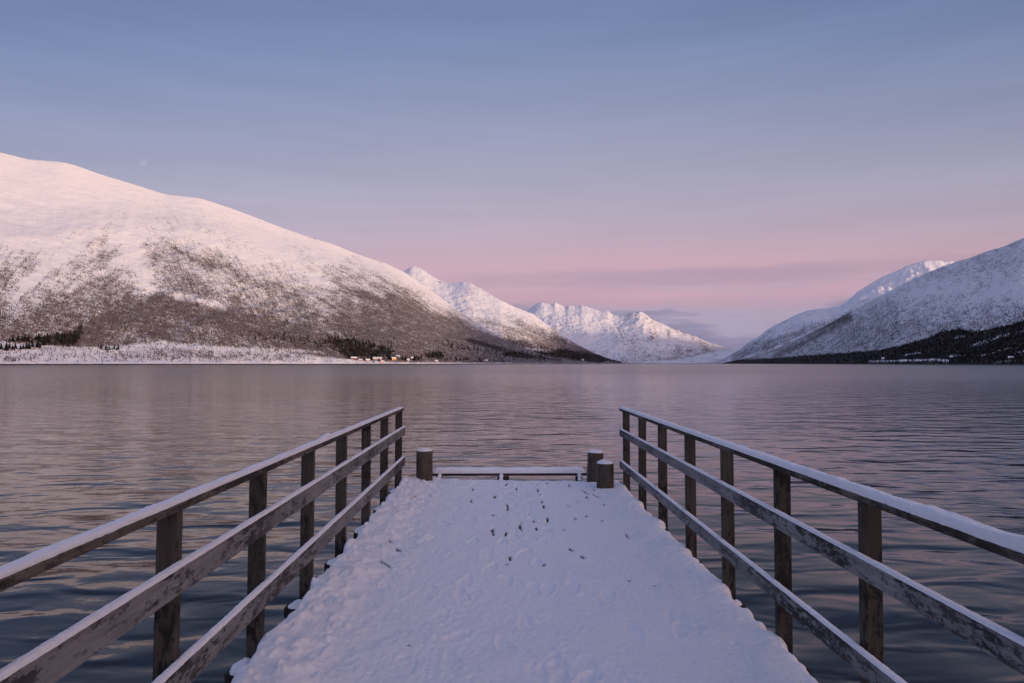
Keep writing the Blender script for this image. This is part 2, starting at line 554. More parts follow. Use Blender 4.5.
class Sheet:
    def __init__(self, name, sky, near, far, w_curve, noise, seed, nu, nv, rough_ridge=0.0, az_extra=None, gully=0.0, spur=0.0, shoulder=None, smooth_t=False, oblique=0.0):
        """sky: [(px,py)..] crest; near/far: [(px,dist)..]; w_curve: [(w, g)..] share of climb -> share of distance"""
        self.name, self.seed = name, seed
        a = [(float(ray(x, y)[0]), float(ray(x, y)[1])) for x, y in sky]
        if az_extra:
            a += [(R(d), tt) for d, tt in az_extra]
            a.sort()
        az = np.array([p[0] for p in a])
        te = np.array([p[1] for p in a])

        def conv(tab):
            xs = np.array([float(ray(x, 363)[0]) if abs(x) < 5000 else R((x - 10000)) for x, _ in tab])
            ys = np.array([d for _, d in tab], float)
            o = np.argsort(xs)
            return xs[o], ys[o]
        nx_, nd_ = conv(near)
        fx_, fd_ = conv(far)
        U = np.linspace(az[0], az[-1], nu)
        self.U = U
        T = np.interp(U, az, te)
        kt = max(3, int(nu * 0.012)) | 1
        kk = np.hanning(kt + 2)
        kk /= kk.sum()
        if smooth_t:
            hp = (kt + 1) // 2
            T = np.convolve(np.concatenate([[T[0]] * hp, T, [T[-1]] * hp]), kk, 'valid')
        D0 = np.interp(U, nx_, nd_)
        D1 = np.interp(U, fx_, fd_)
        # shoreline wobble
        wobD = 0.015 * fbm(U * 40, seed, octaves=4)
        if rough_ridge:
            pxs = U * F
            T = T + rough_ridge / F * fbm(pxs / 9.0, seed + 3.3, octaves=4, gain=0.6)
        W = np.concatenate([np.linspace(0, 1, nv) ** 1.15])
        g = np.interp(W, [w for w, _ in w_curve], [q for _, q in w_curve])
        k = np.hanning(9)
        k /= k.sum()
        gp = np.concatenate([2 * g[0] - g[4:0:-1], g, 2 * g[-1] - g[-2:-6:-1]])
        g = np.convolve(gp, k, 'valid')
        g[0] = 0
        UU, WW = np.meshgrid(U, W, indexing='ij')
        G0 = np.repeat(g[None, :], nu, 0)
        if shoulder:
            sx = np.array([float(ray(x, 300)[0]) for x, _ in shoulder])
            ws = np.interp(U, sx, [q for _, q in shoulder])[:, None]
            kw = np.hanning(63)
            kw /= kw.sum()
            w1_ = ws[:, 0]
            ws = np.convolve(np.concatenate([[w1_[0]] * 31, w1_, [w1_[-1]] * 31]), kw, 'valid')[:, None]
            G0 = (WW ** 1.05 + 0.05 * smooth(-0.07, 0.10, WW - ws)) / 1.05
        # spurs and hollows push the slope nearer or farther
        arc = UU * np.interp(UU, U, D1)
        sp = fbm(arc / 900.0 + WW * 0.6, WW * 1.2, seed, octaves=3)
        gu = fbm(arc / 130.0 + 1.5 * sp, WW * 2.2, seed + 9, octaves=4, ridged=True)
        env = np.clip(4 * WW * (1 - WW), 0, 1) ** 0.8
        G = np.clip(G0 + spur * sp * env, 0, None)
        G = np.maximum.accumulate(G, axis=1)
        D = D0[:, None] * (1 + wobD[:, None] * np.clip(1 - WW * 9, 0, 1) ** 2) + (D1 - D0)[:, None] * G
        kh = int(nu * 0.13) | 1
        kb = np.hanning(kh + 2)[1:-1]
        kb /= kb.sum()
        hp = kh // 2
        Tb = np.convolve(np.concatenate([2 * T[0] - T[hp:0:-1], T, 2 * T[-1] - T[-2:-hp - 2:-1]]), kb, 'valid')
        TT = Tb[:, None] + (T - Tb)[:, None] * WW ** 9
        tanE = -EYE * 1.4 / D0[:, None] * (1 - WW) ** 6 + TT * WW
        Z = EYE + D * tanE
        span = (EYE + D1 * T)[:, None]
        Z = Z + gully * span * gu * env
        if oblique:
            ph = smooth(-0.62, -0.42, UU)
            ob = fbm(arc / 260.0 + 7.0 * WW, WW * 2.0, seed + 13, octaves=4, ridged=True) * (1 - ph) + fbm(arc / 260.0 - 7.0 * WW, WW * 2.0, seed + 15, octaves=4, ridged=True) * ph
            Z = Z + oblique * span * ob * np.clip(4 * WW * (0.95 - WW), 0, 1)
        X = D * np.sin(UU)
        Y = D * np.cos(UU)
        nsc = 260.0 * max(1.0, float(D1.mean()) / 4500.0)
        if noise:
            Z = Z + noise * span * env ** 0.7 * fbm(X / nsc, Y / nsc, seed, octaves=5, gain=0.58)
            Z = Z + 0.16 * noise * span * np.clip(WW * 6, 0, 1) * fbm(X / 60.0, Y / 60.0, seed + 4, octaves=4, gain=0.6) * (0.3 + 0.7 * env)
        self.X, self.Y, self.Z, self.W = X, Y, Z, WW
        # far side falls away behind the crest
        bx, by, bz = [], [], []
        for q, hq in ((1.06, 0.93), (1.2, 0.7), (1.5, 0.2), (1.7, -0.02)):
            bx.append(X[:, -1] * q)
            by.append(Y[:, -1] * q)
            bz.append(Z[:, -1] * hq)
        self.AX = np.concatenate([X, np.array(bx).T], 1)
        self.AY = np.concatenate([Y, np.array(by).T], 1)
        self.AZ = np.concatenate([Z, np.array(bz).T], 1)
        self.gu, self.spn = gu, sp
        self.PX, self.PY = project(X, Y, Z)
        self.env = env

    def build(self, mat, forest, rock, dark=None):
        nu, nv = self.AX.shape
        pad = nv - self.X.shape[1]
        fo = np.concatenate([forest, np.zeros((nu, pad))], 1)
        ro = np.concatenate([rock, np.full((nu, pad), 0.2)], 1)
        dk = np.concatenate([dark if dark is not None else np.zeros_like(forest), np.zeros((nu, pad))], 1)
        v = np.stack([self.AX, self.AY, self.AZ], -1).reshape(-1, 3)
        self.forest = forest
        o = mesh_np(self.name, v, grid_faces(nu, nv)[:, ::-1], mat, attrs={'forest': fo, 'rock': ro, 'dark': dk})
        tag(o, kind='structure')
        return o

    def at(self, px, py):
        """world point on this terrain seen in a given direction"""
        a, te = ray(px, py)
        iu = int(np.clip(np.searchsorted(self.U, float(a)), 0, len(self.U) - 1))
        d = np.hypot(self.X[iu], self.Y[iu])
        tt = (self.Z[iu] - EYE) / d
        k = np.where(tt >= float(te))[0]
        k = k[0] if len(k) else len(tt) - 1
        return float(self.X[iu, k]), float(self.Y[iu, k]), float(self.Z[iu, k])

    def visible_samples(self, dens, n):
        """random terrain points, chosen evenly as seen from the shore, kept with probability dens"""
        lo = np.searchsorted(self.U, -0.72)
        hi = np.searchsorted(self.U, 0.78)
        iu = rng.uniform(lo, hi - 1.001, n)
        pyc = self.PY
        iw = rng.uniform(0, 1, n) * (self.X.shape[1] - 1.001)
        # weight by screen height of the row
        i0, j0 = iu.astype(int), iw.astype(int)
        hpx = np.abs(pyc[i0, np.minimum(j0 + 1, pyc.shape[1] - 1)] - pyc[i0, j0])
        p = dens[i0, j0] * np.clip(hpx / (np.percentile(hpx, 95) + 1e-9), 0, 1)
        keep = rng.uniform(0, 1, n) < p
        i0, j0, iu, iw = i0[keep], j0[keep], iu[keep], iw[keep]
        fu, fw = iu - i0, iw - j0
        i1 = np.minimum(i0 + 1, self.X.shape[0] - 1)
        j1 = np.minimum(j0 + 1, self.X.shape[1] - 1)

        def bl(A):
            return (A[i0, j0] * (1 - fu) * (1 - fw) + A[i1, j0] * fu * (1 - fw) + A[i0, j1] * (1 - fu) * fw + A[i1, j1] * fu * fw)
        pts = np.stack([bl(self.X), bl(self.Y), bl(self.Z)], -1)
        return pts[pts[:, 2] > 2.5]


def paint(PX, PY, strokes):
    s = np.zeros_like(PX)
    for (x0, y0, x1, y1, w, amt) in strokes:
        d = seg_dist(PX, PY, x0, y0, x1, y1)
        s = s + amt * np.exp(-(d / w) ** 2)
    return s


def scatter_trees(name, pts, hmin, hmax, wr, mat, label_kind='stuff', tiers=1):
    n = len(pts)
    h = rng.uniform(hmin, hmax, n) * rng.choice([0.7, 1.0, 1.15], n)
    ns = 5
    ang = rng.uniform(0, 6.28, n)
    V, Fc = [], []
    base = 0
    for tno in range(tiers):
        z0 = (0.04 if tiers > 1 else 0.0) + 0.33 * tno
        z1 = z0 + (0.5 if tiers > 1 else 1.0)
        rr = h * wr * (1 - 0.30 * tno)
        ring = []
        for k in range(ns):
            a = ang + 6.283 * k / ns + tno * 0.6
            r = rr * rng.uniform(0.6, 1.3, n)
            ring.append(np.stack([pts[:, 0] + r * np.cos(a), pts[:, 1] + r * np.sin(a), pts[:, 2] - 0.3 + h * (z0 + rng.uniform(-0.02, 0.06, n))], -1))
        tip = np.stack([pts[:, 0] + h * rng.uniform(-.04, .04, n), pts[:, 1] + h * rng.uniform(-.04, .04, n), pts[:, 2] + h * min(z1, 1.0)], -1)
        vs = np.stack(ring + [tip], 1).reshape(-1, 3)
        idx = base + np.arange(n)[:, None, None] * (ns + 1)
        fc = np.array([[k, (k + 1) % ns, ns] for k in range(ns)])[None]
        V.append(vs)
        Fc.append((idx + fc).reshape(-1, 3))
        base += len(vs)
    o = mesh_np(name, np.concatenate(V), np.concatenate(Fc), mat, smooth_shade=False)
    return o


def speckle(PX, PY, sc, seed, o=4):
    return fbm(PX / sc, PY / sc, seed, octaves=o, gain=0.6)


m_birch = simple_mat('bare_birch_twigs', (0.105, 0.073, 0.070), 0.95, 0.5, 0.05)
m_birch_shade = simple_mat('bare_birch_twigs_shade', (0.085, 0.073, 0.076), 0.95, 0.4, 0.05)  # birch copy for the right side, its shade mixed into the twig colour
m_conif = simple_mat('spruce_needles', (0.016, 0.017, 0.013), 0.95, 0.5, 0.05)
m_conif_far = simple_mat('dark_spruce_needles', (0.010, 0.011, 0.011), 0.95, 0.5, 0.05)

# --- far head of the fjord
far = Sheet('far_mountain',
            [(500, 330), (520, 318), (531, 307.5), (536, 304), (541, 302.5), (547, 303.5), (551, 304.5), (555, 302.3), (559, 304.5), (565, 307), (569, 305),
             (575, 306.5), (582, 305.3), (592, 308), (600, 311), (608, 311), (613, 315), (620, 315.5), (630, 313), (640, 311),
             (645, 314), (650, 318), (660, 323), (680, 331), (697, 337), (710, 343), (725, 347), (740, 349.5), (765, 353), (800, 356)],
            [(500, 8200), (800, 8600)], [(500, 11500), (650, 11200), (800, 11800)],
            [(0, 0), (0.06, 0.25), (0.2, 0.42), (0.6, 0.72), (1, 1)], 0.12, 3.0, 420, 130, rough_ridge=1.1, gully=0.012, spur=0.08)
PX, PY = far.PX, far.PY
fo = 0.55 * smooth(342, 352, PY) * (0.6 + 0.5 * speckle(PX, PY, 8, 5)) + 0.35 * smooth(325, 345, PY) * smooth(640, 690, PX)
ro = 0.40 + 0.45 * speckle(PX, PY, 14, 2) + 0.10 * smooth(0.0, 0.5, far.gu) + 0.15 * smooth(600, 630, PX)
far.build(mountain_mat('far_mountain_snow', 26.0), fo, np.clip(ro, 0, 0.85))
conif_far = far.visible_samples(np.clip(smooth(356, 359, PY) * 0.8 + paint(PX, PY, [(560, 352, 700, 358, 1.2, 0.5)]), 0, 1), 22000)

low = Sheet('low_far_hills', [(640, 362), (680, 359), (700, 355), (720, 350), (735, 348.5), (745, 350), (765, 355), (800, 361)],
            [(640, 7800), (800, 7800)], [(640, 9000), (800, 9000)], [(0, 0), (1, 1)], 0.05, 5.0, 160, 40, gully=0.05)
low.build(mountain_mat('low_hill_snow', 22.0), 0.35 + 0.25 * speckle(low.PX, low.PY, 8, 1), 0.25 + 0 * low.PX)

# --- second mountain on the left
sec = Sheet('second_mountain',
            [(330, 300), (385, 276), (404, 271), (411, 267), (415, 266), (422, 269), (431, 275), (440, 280.5), (447, 283), (455, 283), (463, 281.5),
             (470, 283), (480, 288), (490, 294), (500, 300), (515, 307), (531, 313), (545, 323), (561, 335), (578, 345), (594, 353),
             (612, 360), (630, 362.8)],
            [(330, 5200), (500, 5200), (630, 6800)], [(330, 7600), (415, 7600), (500, 7000), (560, 7000), (630, 7200)],
            [(0, 0), (0.15, 0.3), (0.55, 0.55), (0.8, 0.85), (1, 1)], 0.07, 7.0, 420, 150, rough_ridge=0.8, gully=0.010, spur=0.10)
PX, PY = sec.PX, sec.PY
crest = np.interp(PX, [330, 415, 500, 560, 612], [300, 268, 300, 334, 360])
fo = 0.75 * smooth(300, 345, PY) * (0.75 + 0.5 * speckle(PX, PY, 16, 6)) + 0.3 * smooth(335, 350, PY)
fo += paint(PX, PY, [(470, 318, 560, 345, 5, 0.25), (520, 322, 600, 358, 4, 0.3), (500, 340, 590, 358, 4, 0.5), (516, 347, 550, 351, 1.5, -0.9)])
ro = 0.30 + 0.45 * speckle(PX, PY, 12, 2) + 0.2 * smooth(0.1, 0.6, sec.gu)
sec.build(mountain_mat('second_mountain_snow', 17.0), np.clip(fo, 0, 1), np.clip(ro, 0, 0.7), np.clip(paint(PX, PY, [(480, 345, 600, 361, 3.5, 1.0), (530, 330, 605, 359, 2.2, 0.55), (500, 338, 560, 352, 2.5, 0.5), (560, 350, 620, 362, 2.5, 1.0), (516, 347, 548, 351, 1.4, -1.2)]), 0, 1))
birch2 = sec.visible_samples(np.clip(fo * 1.1 - 0.25, 0, 0.95), 110000)
con2 = sec.visible_samples(np.clip(paint(PX, PY, [(480, 345, 600, 361, 3.2, 1.3), (560, 350, 612, 361, 2.5, 1.2), (505, 342, 525, 346, 1.2, 0.9), (540, 346.5, 560, 353, 1.2, 0.6)]) , 0, 0.9), 60000)

# --- big domed mountain on the left
crestL = [(-900, 60), (-500, 95), (-250, 120), (-100, 138), (-30, 148), (0, 152), (15, 156), (30, 159.5), (60, 161.5), (75, 165), (100, 174), (130, 183), (165, 194), (200, 198),
          (228, 207), (256, 217.5), (275, 225), (300, 234), (330, 243), (360, 255), (385, 263), (404, 272), (418, 281), (430, 290), (456, 309),
          (485, 328), (500, 337), (515, 344), (535, 352), (555, 358), (580, 361.5), (600, 363)]
dom = Sheet('left_mountain', crestL,
            [(-900, 1300), (-200, 1500), (0, 1750), (200, 2000), (400, 2400), (500, 3000), (600, 4200)],
            [(-900, 3800), (0, 4100), (200, 4100), (400, 4300), (500, 4500), (600, 4700)],
            [(0, 0), (0.05, 0.10), (0.10, 0.17), (0.35, 0.34), (0.62, 0.52), (0.74, 0.72), (1, 1)], 0.012, 2.0, 1500, 330, gully=0.004, spur=0.035, smooth_t=True, oblique=0.012,
            shoulder=[(-900, 0.6), (-200, 0.62), (0, 0.64), (45, 0.66), (70, 0.71), (100, 0.77), (125, 0.81), (160, 0.84), (200, 0.84), (250, 0.86), (330, 0.86), (420, 0.9), (600, 0.92)])
PX, PY = dom.PX, dom.PY
sp = speckle(PX, PY, 30, 1)
sp2 = speckle(PX + PY * 0.8, PY - PX * 0.5, 12, 8)
tl = np.interp(PX, [-300, 0, 50, 100, 150, 200, 250, 300, 350, 400, 450, 500], [212, 240, 242, 218, 212, 220, 230, 238, 254, 276, 303, 328])
rel = PY - tl
ang_ = np.interp(PX, [0, 120, 200, 300, 500], [-0.75, -0.55, 0.2, 0.55, 0.55])
st_ = fbm((PX * np.cos(ang_) + PY * np.sin(ang_)) / 34.0, (-PX * np.sin(ang_) + PY * np.cos(ang_)) / 5.0, 60.0, octaves=4, gain=0.6)
fo = 0.62 * smooth(-0.08, 0.80, rel / (363 - tl)) + 0.27 * smooth(-25, 20, rel) * (0.6 + sp2) + 0.22 * sp + 0.10 * sp2 + 0.42 * st_ + 0.35 * smooth(300, 400, PX) * smooth(-2, 14, rel)
fo *= smooth(-30, 0, rel)
fo += paint(PX, PY, [(105, 270, 60, 300, 9, 0.22), (60, 345, 160, 300, 9, 0.35), (160, 302, 330, 346, 8, 0.6), (150, 250, 230, 262, 9, 0.2), (100, 245, 108, 262, 8, 0.25),
                     (170, 255, 200, 290, 12, 0.2), (240, 325, 345, 350, 6, 0.5), (330, 320, 420, 345, 6, 0.2), (146, 228, 205, 268, 1.8, 0.22), (0, 275, 30, 262, 8, 0.25), (210, 262, 300, 300, 7, 0.22), (110, 300, 160, 330, 10, 0.2), (390, 300, 500, 348, 4, 0.5), (440, 330, 520, 352, 6, 0.5),
                     (350, 290, 400, 312, 4, 0.3), (300, 265, 340, 285, 5, 0.25),
                     # open snow
                     (125, 235, 146, 285, 10, -0.42), (150, 290, 225, 307, 4, -0.42), (10, 300, 55, 262, 5, -0.4), (55, 262, 95, 232, 5, -0.35),
                     (70, 290, 118, 262, 4, -0.35), (180, 230, 260, 262, 5, -0.25), (250, 235, 330, 285, 6, -0.3), (200, 348, 330, 352, 2.2, -0.35), (0, 320, 40, 300, 5, -0.2)])
# open strip of fields along the shore
fl = np.interp(PX, [-200, 0, 30, 100, 130, 160, 190, 250, 300, 345, 400, 600], [338, 341, 345, 347, 345, 341, 344, 350, 354, 359, 362, 363.5])
field = smooth(-1.5, 1.5, PY - fl)
fo = fo * (1 - 0.86 * field) + field * np.clip(0.24 + 0.35 * speckle(PX, PY, 5, 4) + paint(PX, PY, [(115, 356, 300, 357, 4, 0.22), (150, 350, 210, 353, 3, 0.25), (5, 360, 18, 360, 2, 0.4)]), 0, 0.6) * smooth(363.5, 361, PY)
ro = 0.16 + 0.18 * speckle(PX, PY, 10, 3) + 0.25 * smooth(170, 215, PY) * smooth(-0.1, 0.5, sp2) * smooth(260, 225, PY)
ro += paint(PX, PY, [(45, 240, 95, 222, 1.3, 0.25), (95, 222, 125, 213, 1.5, 0.35), (125, 213, 160, 214, 1.5, 0.35), (145, 230, 200, 265, 1.5, 0.4), (0, 205, 20, 210, 2, 0.25), (400, 277, 470, 325, 4, 0.2), (300, 255, 360, 290, 6, 0.22), (20, 175, 40, 185, 4, 0.2)])
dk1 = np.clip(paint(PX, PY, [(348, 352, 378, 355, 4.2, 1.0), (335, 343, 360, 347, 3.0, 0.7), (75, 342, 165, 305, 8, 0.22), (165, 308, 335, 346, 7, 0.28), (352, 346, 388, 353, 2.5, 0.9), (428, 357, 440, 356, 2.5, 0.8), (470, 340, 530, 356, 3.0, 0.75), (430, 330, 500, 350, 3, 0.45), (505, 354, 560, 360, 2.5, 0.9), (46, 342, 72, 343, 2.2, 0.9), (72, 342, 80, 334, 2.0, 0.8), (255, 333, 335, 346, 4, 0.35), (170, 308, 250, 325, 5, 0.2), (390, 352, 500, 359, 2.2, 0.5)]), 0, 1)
fo = np.clip(fo + 0.10 * smooth(0.25, 0.7, rel / (363 - tl)) * (1 - field) + 0.2 * smooth(340, 430, PX) * smooth(4, 22, rel) * (1 - field), 0, 1.05)
dom.build(mountain_mat('left_mountain_snow', 5.5, scrub=(0.090, 0.062, 0.060)), fo, np.clip(ro, 0, 0.7), dk1)
birch1 = dom.visible_samples(np.clip((fo - 0.22) * 0.6, 0, 0.8), 480000)
con1 = dom.visible_samples(np.clip(paint(PX, PY, [(46, 342, 72, 343, 3.0, 1.4), (72, 342, 80, 332, 2.6, 1.2), (56, 340, 76, 338, 3, 1.0),
                                                  (345, 352, 376, 355, 4.2, 1.5), (330, 340, 360, 346, 4, 0.7), (350, 344, 388, 352, 3.8, 1.5), (340, 346, 372, 352, 4, 1.2), (404, 360, 420, 359, 1.5, 0.6),
                                                  (428, 357, 440, 356, 3, 1.3), (250, 335, 340, 348, 4, 0.12), (440, 345, 520, 356, 3, 0.35), (505, 354, 545, 358, 2.5, 0.9),
                                                  (445, 360, 520, 361, 1.2, 0.45), (100, 349.5, 118, 349.5, 0.8, 0.8)]), 0, 0.95), 90000)

# --- right side
r3 = Sheet('right_back_mountain',
           [(800, 335), (820, 320), (835, 309), (848, 300), (858, 292), (868, 285), (880, 278), (892, 273), (905, 266.5), (915, 263.5), (925, 261), (935, 260), (944, 261.5), (951, 260.5), (960, 264), (985, 262), (1040, 262), (1100, 270)],
           [(800, 5600), (1100, 6800)], [(800, 7400), (1100, 8800)], [(0, 0), (0.4, 0.35), (0.8, 0.75), (1, 1)], 0.16, 12.0, 380, 120, rough_ridge=1.2, gully=0.03, spur=0.10)
PX, PY = r3.PX, r3.PY
r3.build(mountain_mat('right_back_snow', 17.0), 0.2 * smooth(290, 330, PY), np.clip(0.45 + 0.3 * speckle(PX, PY, 8, 2), 0, 0.8))

r2 = Sheet('right_far_mountain',
           [(705, 362.8), (723, 359.2), (738, 350.5), (750, 342), (760, 336), (766, 330.5), (773, 326.5), (785, 320), (797, 314.5), (809, 310), (825, 308.5), (839, 306), (860, 300), (900, 290), (960, 285)],
           [(705, 7000), (800, 5600), (960, 4600)], [(705, 7500), (800, 7000), (960, 6000)], [(0, 0), (0.5, 0.45), (1, 1)], 0.06, 15.0, 380, 120, rough_ridge=1.0, gully=0.05, spur=0.12)
PX, PY = r2.PX, r2.PY
fo = 0.25 + 0.3 * smooth(318, 350, PY) + 0.3 * speckle(PX + PY, PY - PX * .6, 10, 3) + paint(PX, PY, [(735, 357, 850, 314, 4, 0.35)])
r2.build(mountain_mat('right_far_snow', 14.0, scrub=(0.07, 0.06, 0.065)), np.clip(fo, 0, 0.8), np.clip(0.3 + 0.3 * speckle(PX, PY, 9, 6), 0, 0.6))
birch_r2 = r2.visible_samples(np.clip(fo - 0.3, 0, 0.6), 30000)

crestR = [(722, 363), (740, 360), (760, 354.5), (780, 347), (800, 338), (820, 328.5), (835, 320.5), (848, 313), (865, 304), (880, 296), (905, 283), (930, 271.5), (957, 261.5), (972, 257), (987, 251), (1005, 246), (1024, 238), (1060, 228), (1120, 214), (1250, 190)]
r1 = Sheet('right_mountain', crestR,
           [(722, 5600), (800, 4300), (900, 2700), (1024, 1900), (1250, 1500), (10060, 1300), (10090, 1100), (10100, 900)],
           [(722, 5900), (800, 5600), (900, 4800), (1024, 4200), (1250, 3800), (10060, 3600), (10090, 3400), (10100, 3000)],
           [(0, 0), (0.06, 0.13), (0.25, 0.33), (0.6, 0.62), (1, 1)], 0.05, 21.0, 1100, 280, rough_ridge=1.0, gully=0.030, oblique=0.014, spur=0.14,
           az_extra=[(55, 0.17), (65, 0.12), (80, 0.06), (100, 0.04)])
PX, PY = r1.PX, r1.PY
sp = speckle(PX, PY, 25, 31)
sp2 = speckle(PX * 0.7 - PY * 0.9, PY + PX * 0.4, 9, 38)
fo = 0.26 + 0.30 * smooth(275, 335, PY) + 0.22 * sp + 0.26 * sp2 + 0.1 * smooth(950, 850, PX)
fo += paint(PX, PY, [(736, 360, 848, 316, 3.5, 0.55), (775, 357, 850, 320, 3, 0.3), (960, 300, 1024, 290, 6, -0.15), (880, 292, 960, 285, 9, -0.18)])
top = np.interp(PX, [730, 780, 809, 850, 880, 898, 925, 942, 960, 975, 1000, 1024, 1250], [360, 357.5, 355, 352, 350, 346, 339, 331.5, 329, 332, 327, 321, 300]) + 1.2 * speckle(PX, PY * 0.3, 6, 3)
low_f = smooth(-0.7, 1.2, PY - top)
fo = fo * (1 - low_f) + low_f * 1.1
openp = paint(PX, PY, [(972, 346, 1000, 337, 1.9, 0.65), (1000, 337, 1024, 331, 1.4, 0.5), (900, 361, 930, 360.5, 1.4, 1.1), (870, 361.5, 905, 361, 1.0, 1.0), (905, 355.5, 920, 353, 1.0, 0.9),
                       (978, 357, 1010, 348, 1.1, 0.6), (990, 362, 1024, 361.5, 1.0, 0.8), (1015, 353, 1024, 352, 1.5, 0.8), (932, 360, 948, 361, 1.5, 1.0), (955, 338, 964, 336, 1.3, 0.6), (950, 356, 965, 355, 1.2, 0.6)])
openp = openp * (0.75 + 0.7 * speckle(PX, PY, 4, 77))
fo = np.clip(fo - openp * 1.2 * low_f, 0, 1.1)
ro = 0.42 + 0.35 * speckle(PX, PY, 8, 33) * smooth(345, 300, PY) + 0.2 * smooth(0.1, 0.6, r1.gu) + paint(PX, PY, [(985, 262, 1024, 262, 8, 0.2), (925, 275, 965, 270, 5, 0.15)])
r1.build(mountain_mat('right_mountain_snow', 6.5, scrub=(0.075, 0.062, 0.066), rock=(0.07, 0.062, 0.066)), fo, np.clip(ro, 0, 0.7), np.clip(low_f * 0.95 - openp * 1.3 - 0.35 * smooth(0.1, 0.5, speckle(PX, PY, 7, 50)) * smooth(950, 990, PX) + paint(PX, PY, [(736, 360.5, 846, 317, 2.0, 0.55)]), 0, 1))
birch_r = r1.visible_samples(np.clip((fo - 0.25) * 0.85, 0, 0.8) * (1 - low_f * 0.5), 260000)
con_r = r1.visible_samples(np.clip(low_f * 1.3 - openp * 1.5 - 0.2 * smooth(0.0, 0.4, speckle(PX, PY, 7, 50)) * smooth(965, 1000, PX), 0, 1), 150000)

# --- unseen home shore behind the camera, hill added and shaped to shade the pier
home = Sheet('unseen_shade_hill', [], [(10096, 500), (10120, 60), (10150, 17), (10210, 17), (10240, 60), (10262, 900)],
             [(10096, 2700), (10110, 2200), (10124, 1500), (10150, 1300), (10210, 1300), (10262, 2200)],
             [(0, 0), (0.03, 0.02), (0.3, 0.25), (1, 1)], 0.05, 41.0, 260, 90, gully=0.02,
             az_extra=[(97, 0.112), (110, 0.135), (124, 0.17), (150, 0.18), (180, 0.19), (240, 0.12), (262, 0.06)])
home.build(mountain_mat('shade_hill_snow', 5.0), 0.45 + 0.3 * fbm(home.X / 90, home.Y / 90, 3.0), 0.25 + 0 * home.X)

tag(scatter_trees('birch_forest', birch1, 3.5, 6.5, 0.16, m_birch), 'bare brown birch forest covering the lower slopes of the left mountain', 'forest', kind='stuff')
tag(scatter_trees('birch_forest', birch2, 5, 9, 0.2, m_birch), 'distant brown birch forest on the foot of the second mountain', 'forest', kind='stuff')
tag(scatter_trees('birch_forest', np.concatenate([birch_r, birch_r2]), 4, 7, 0.17, m_birch_shade), 'grey bare birch forest speckling the snowy right mountain', 'forest', kind='stuff')
tag(scatter_trees('spruce_wood', con1, 9, 17, 0.26, m_conif, tiers=2), 'dark spruce woods along the foot of the left mountain', 'forest', kind='stuff')
tag(scatter_trees('spruce_wood', np.concatenate([con2, conif_far]), 10, 17, 0.24, m_conif, tiers=2), 'dark spruce belt along the far shore in the middle of the fjord', 'forest', kind='stuff')
tag(scatter_trees('spruce_wood', con_r, 5, 9, 0.24, m_conif_far, tiers=2), 'black spruce forest covering the low ground of the right shore', 'forest', kind='stuff')

# ------------------------------------------------------------------ single spruces on the left shore
m_trunk = simple_mat('spruce_bark', (0.06, 0.045, 0.035), 0.9)


def spruce(loc, h, label, group, seed, shared=None):
    root = empty('spruce_tree', loc, (0, 0, random.uniform(0, 6.28)))
    tag(root, label, 'spruce tree', group)
    if shared:
        for o in shared:
            c = o.copy()
            COL.objects.link(c)
            c.parent = root
        root.scale = (h / 11.5, h / 11.5, h / 16.0)
        return root, shared
    rnd = random.Random(seed)
    H = 16.0
    tb = MB()
    tb.tube((0, 0, -1.0), (0, 0, H * 0.55), 0.28, 0.13, 7)
    tb.tube((0, 0, H * 0.55), (0, 0, H * 0.98), 0.13, 0.03, 6)
    tr = tb.build('trunk', m_trunk, root)
    cb = MB()
    nt_ = 17
    for k in range(nt_):
        f = k / (nt_ - 1)
        z = H * (0.07 + 0.88 * f)
        L = H * (0.21 * (1 - f) ** 0.8 + 0.018)
        nb_ = int(13 - 6 * f)
        a0 = rnd.uniform(0, 6.28)
        for j in range(nb_):
            a = a0 + 6.283 * j / nb_ + rnd.uniform(-0.25, 0.25)
            l = L * rnd.uniform(0.65, 1.2)
            dz = -l * rnd.uniform(0.25, 0.5)
            w = l * 0.34
            ca_, sa_ = math.cos(a), math.sin(a)
            zz = z + rnd.uniform(-0.3, 0.3)
            p = [(0, 0, zz + 0.35), (ca_ * l * 0.55 - sa_ * w, sa_ * l * 0.55 + ca_ * w, zz + dz * 0.6), (ca_ * l, sa_ * l, zz + dz),
                 (ca_ * l * 0.55 + sa_ * w, sa_ * l * 0.55 - ca_ * w, zz + dz * 0.6), (ca_ * l * 0.5, sa_ * l * 0.5, zz + dz * 0.2 + 0.3), (ca_ * l * 0.3, sa_ * l * 0.3, zz + dz * 0.8 - 0.35)]
            cb.add(p, [(0, 1, 4), (1, 2, 4), (2, 3, 4), (3, 0, 4), (0, 5, 1), (1, 5, 2), (2, 5, 3), (3, 5, 0)])
    cr = cb.build('crown', m_conif, root)
    root.scale = (h / 11.5, h / 11.5, h / 16.0)
    return root, [tr, cr]


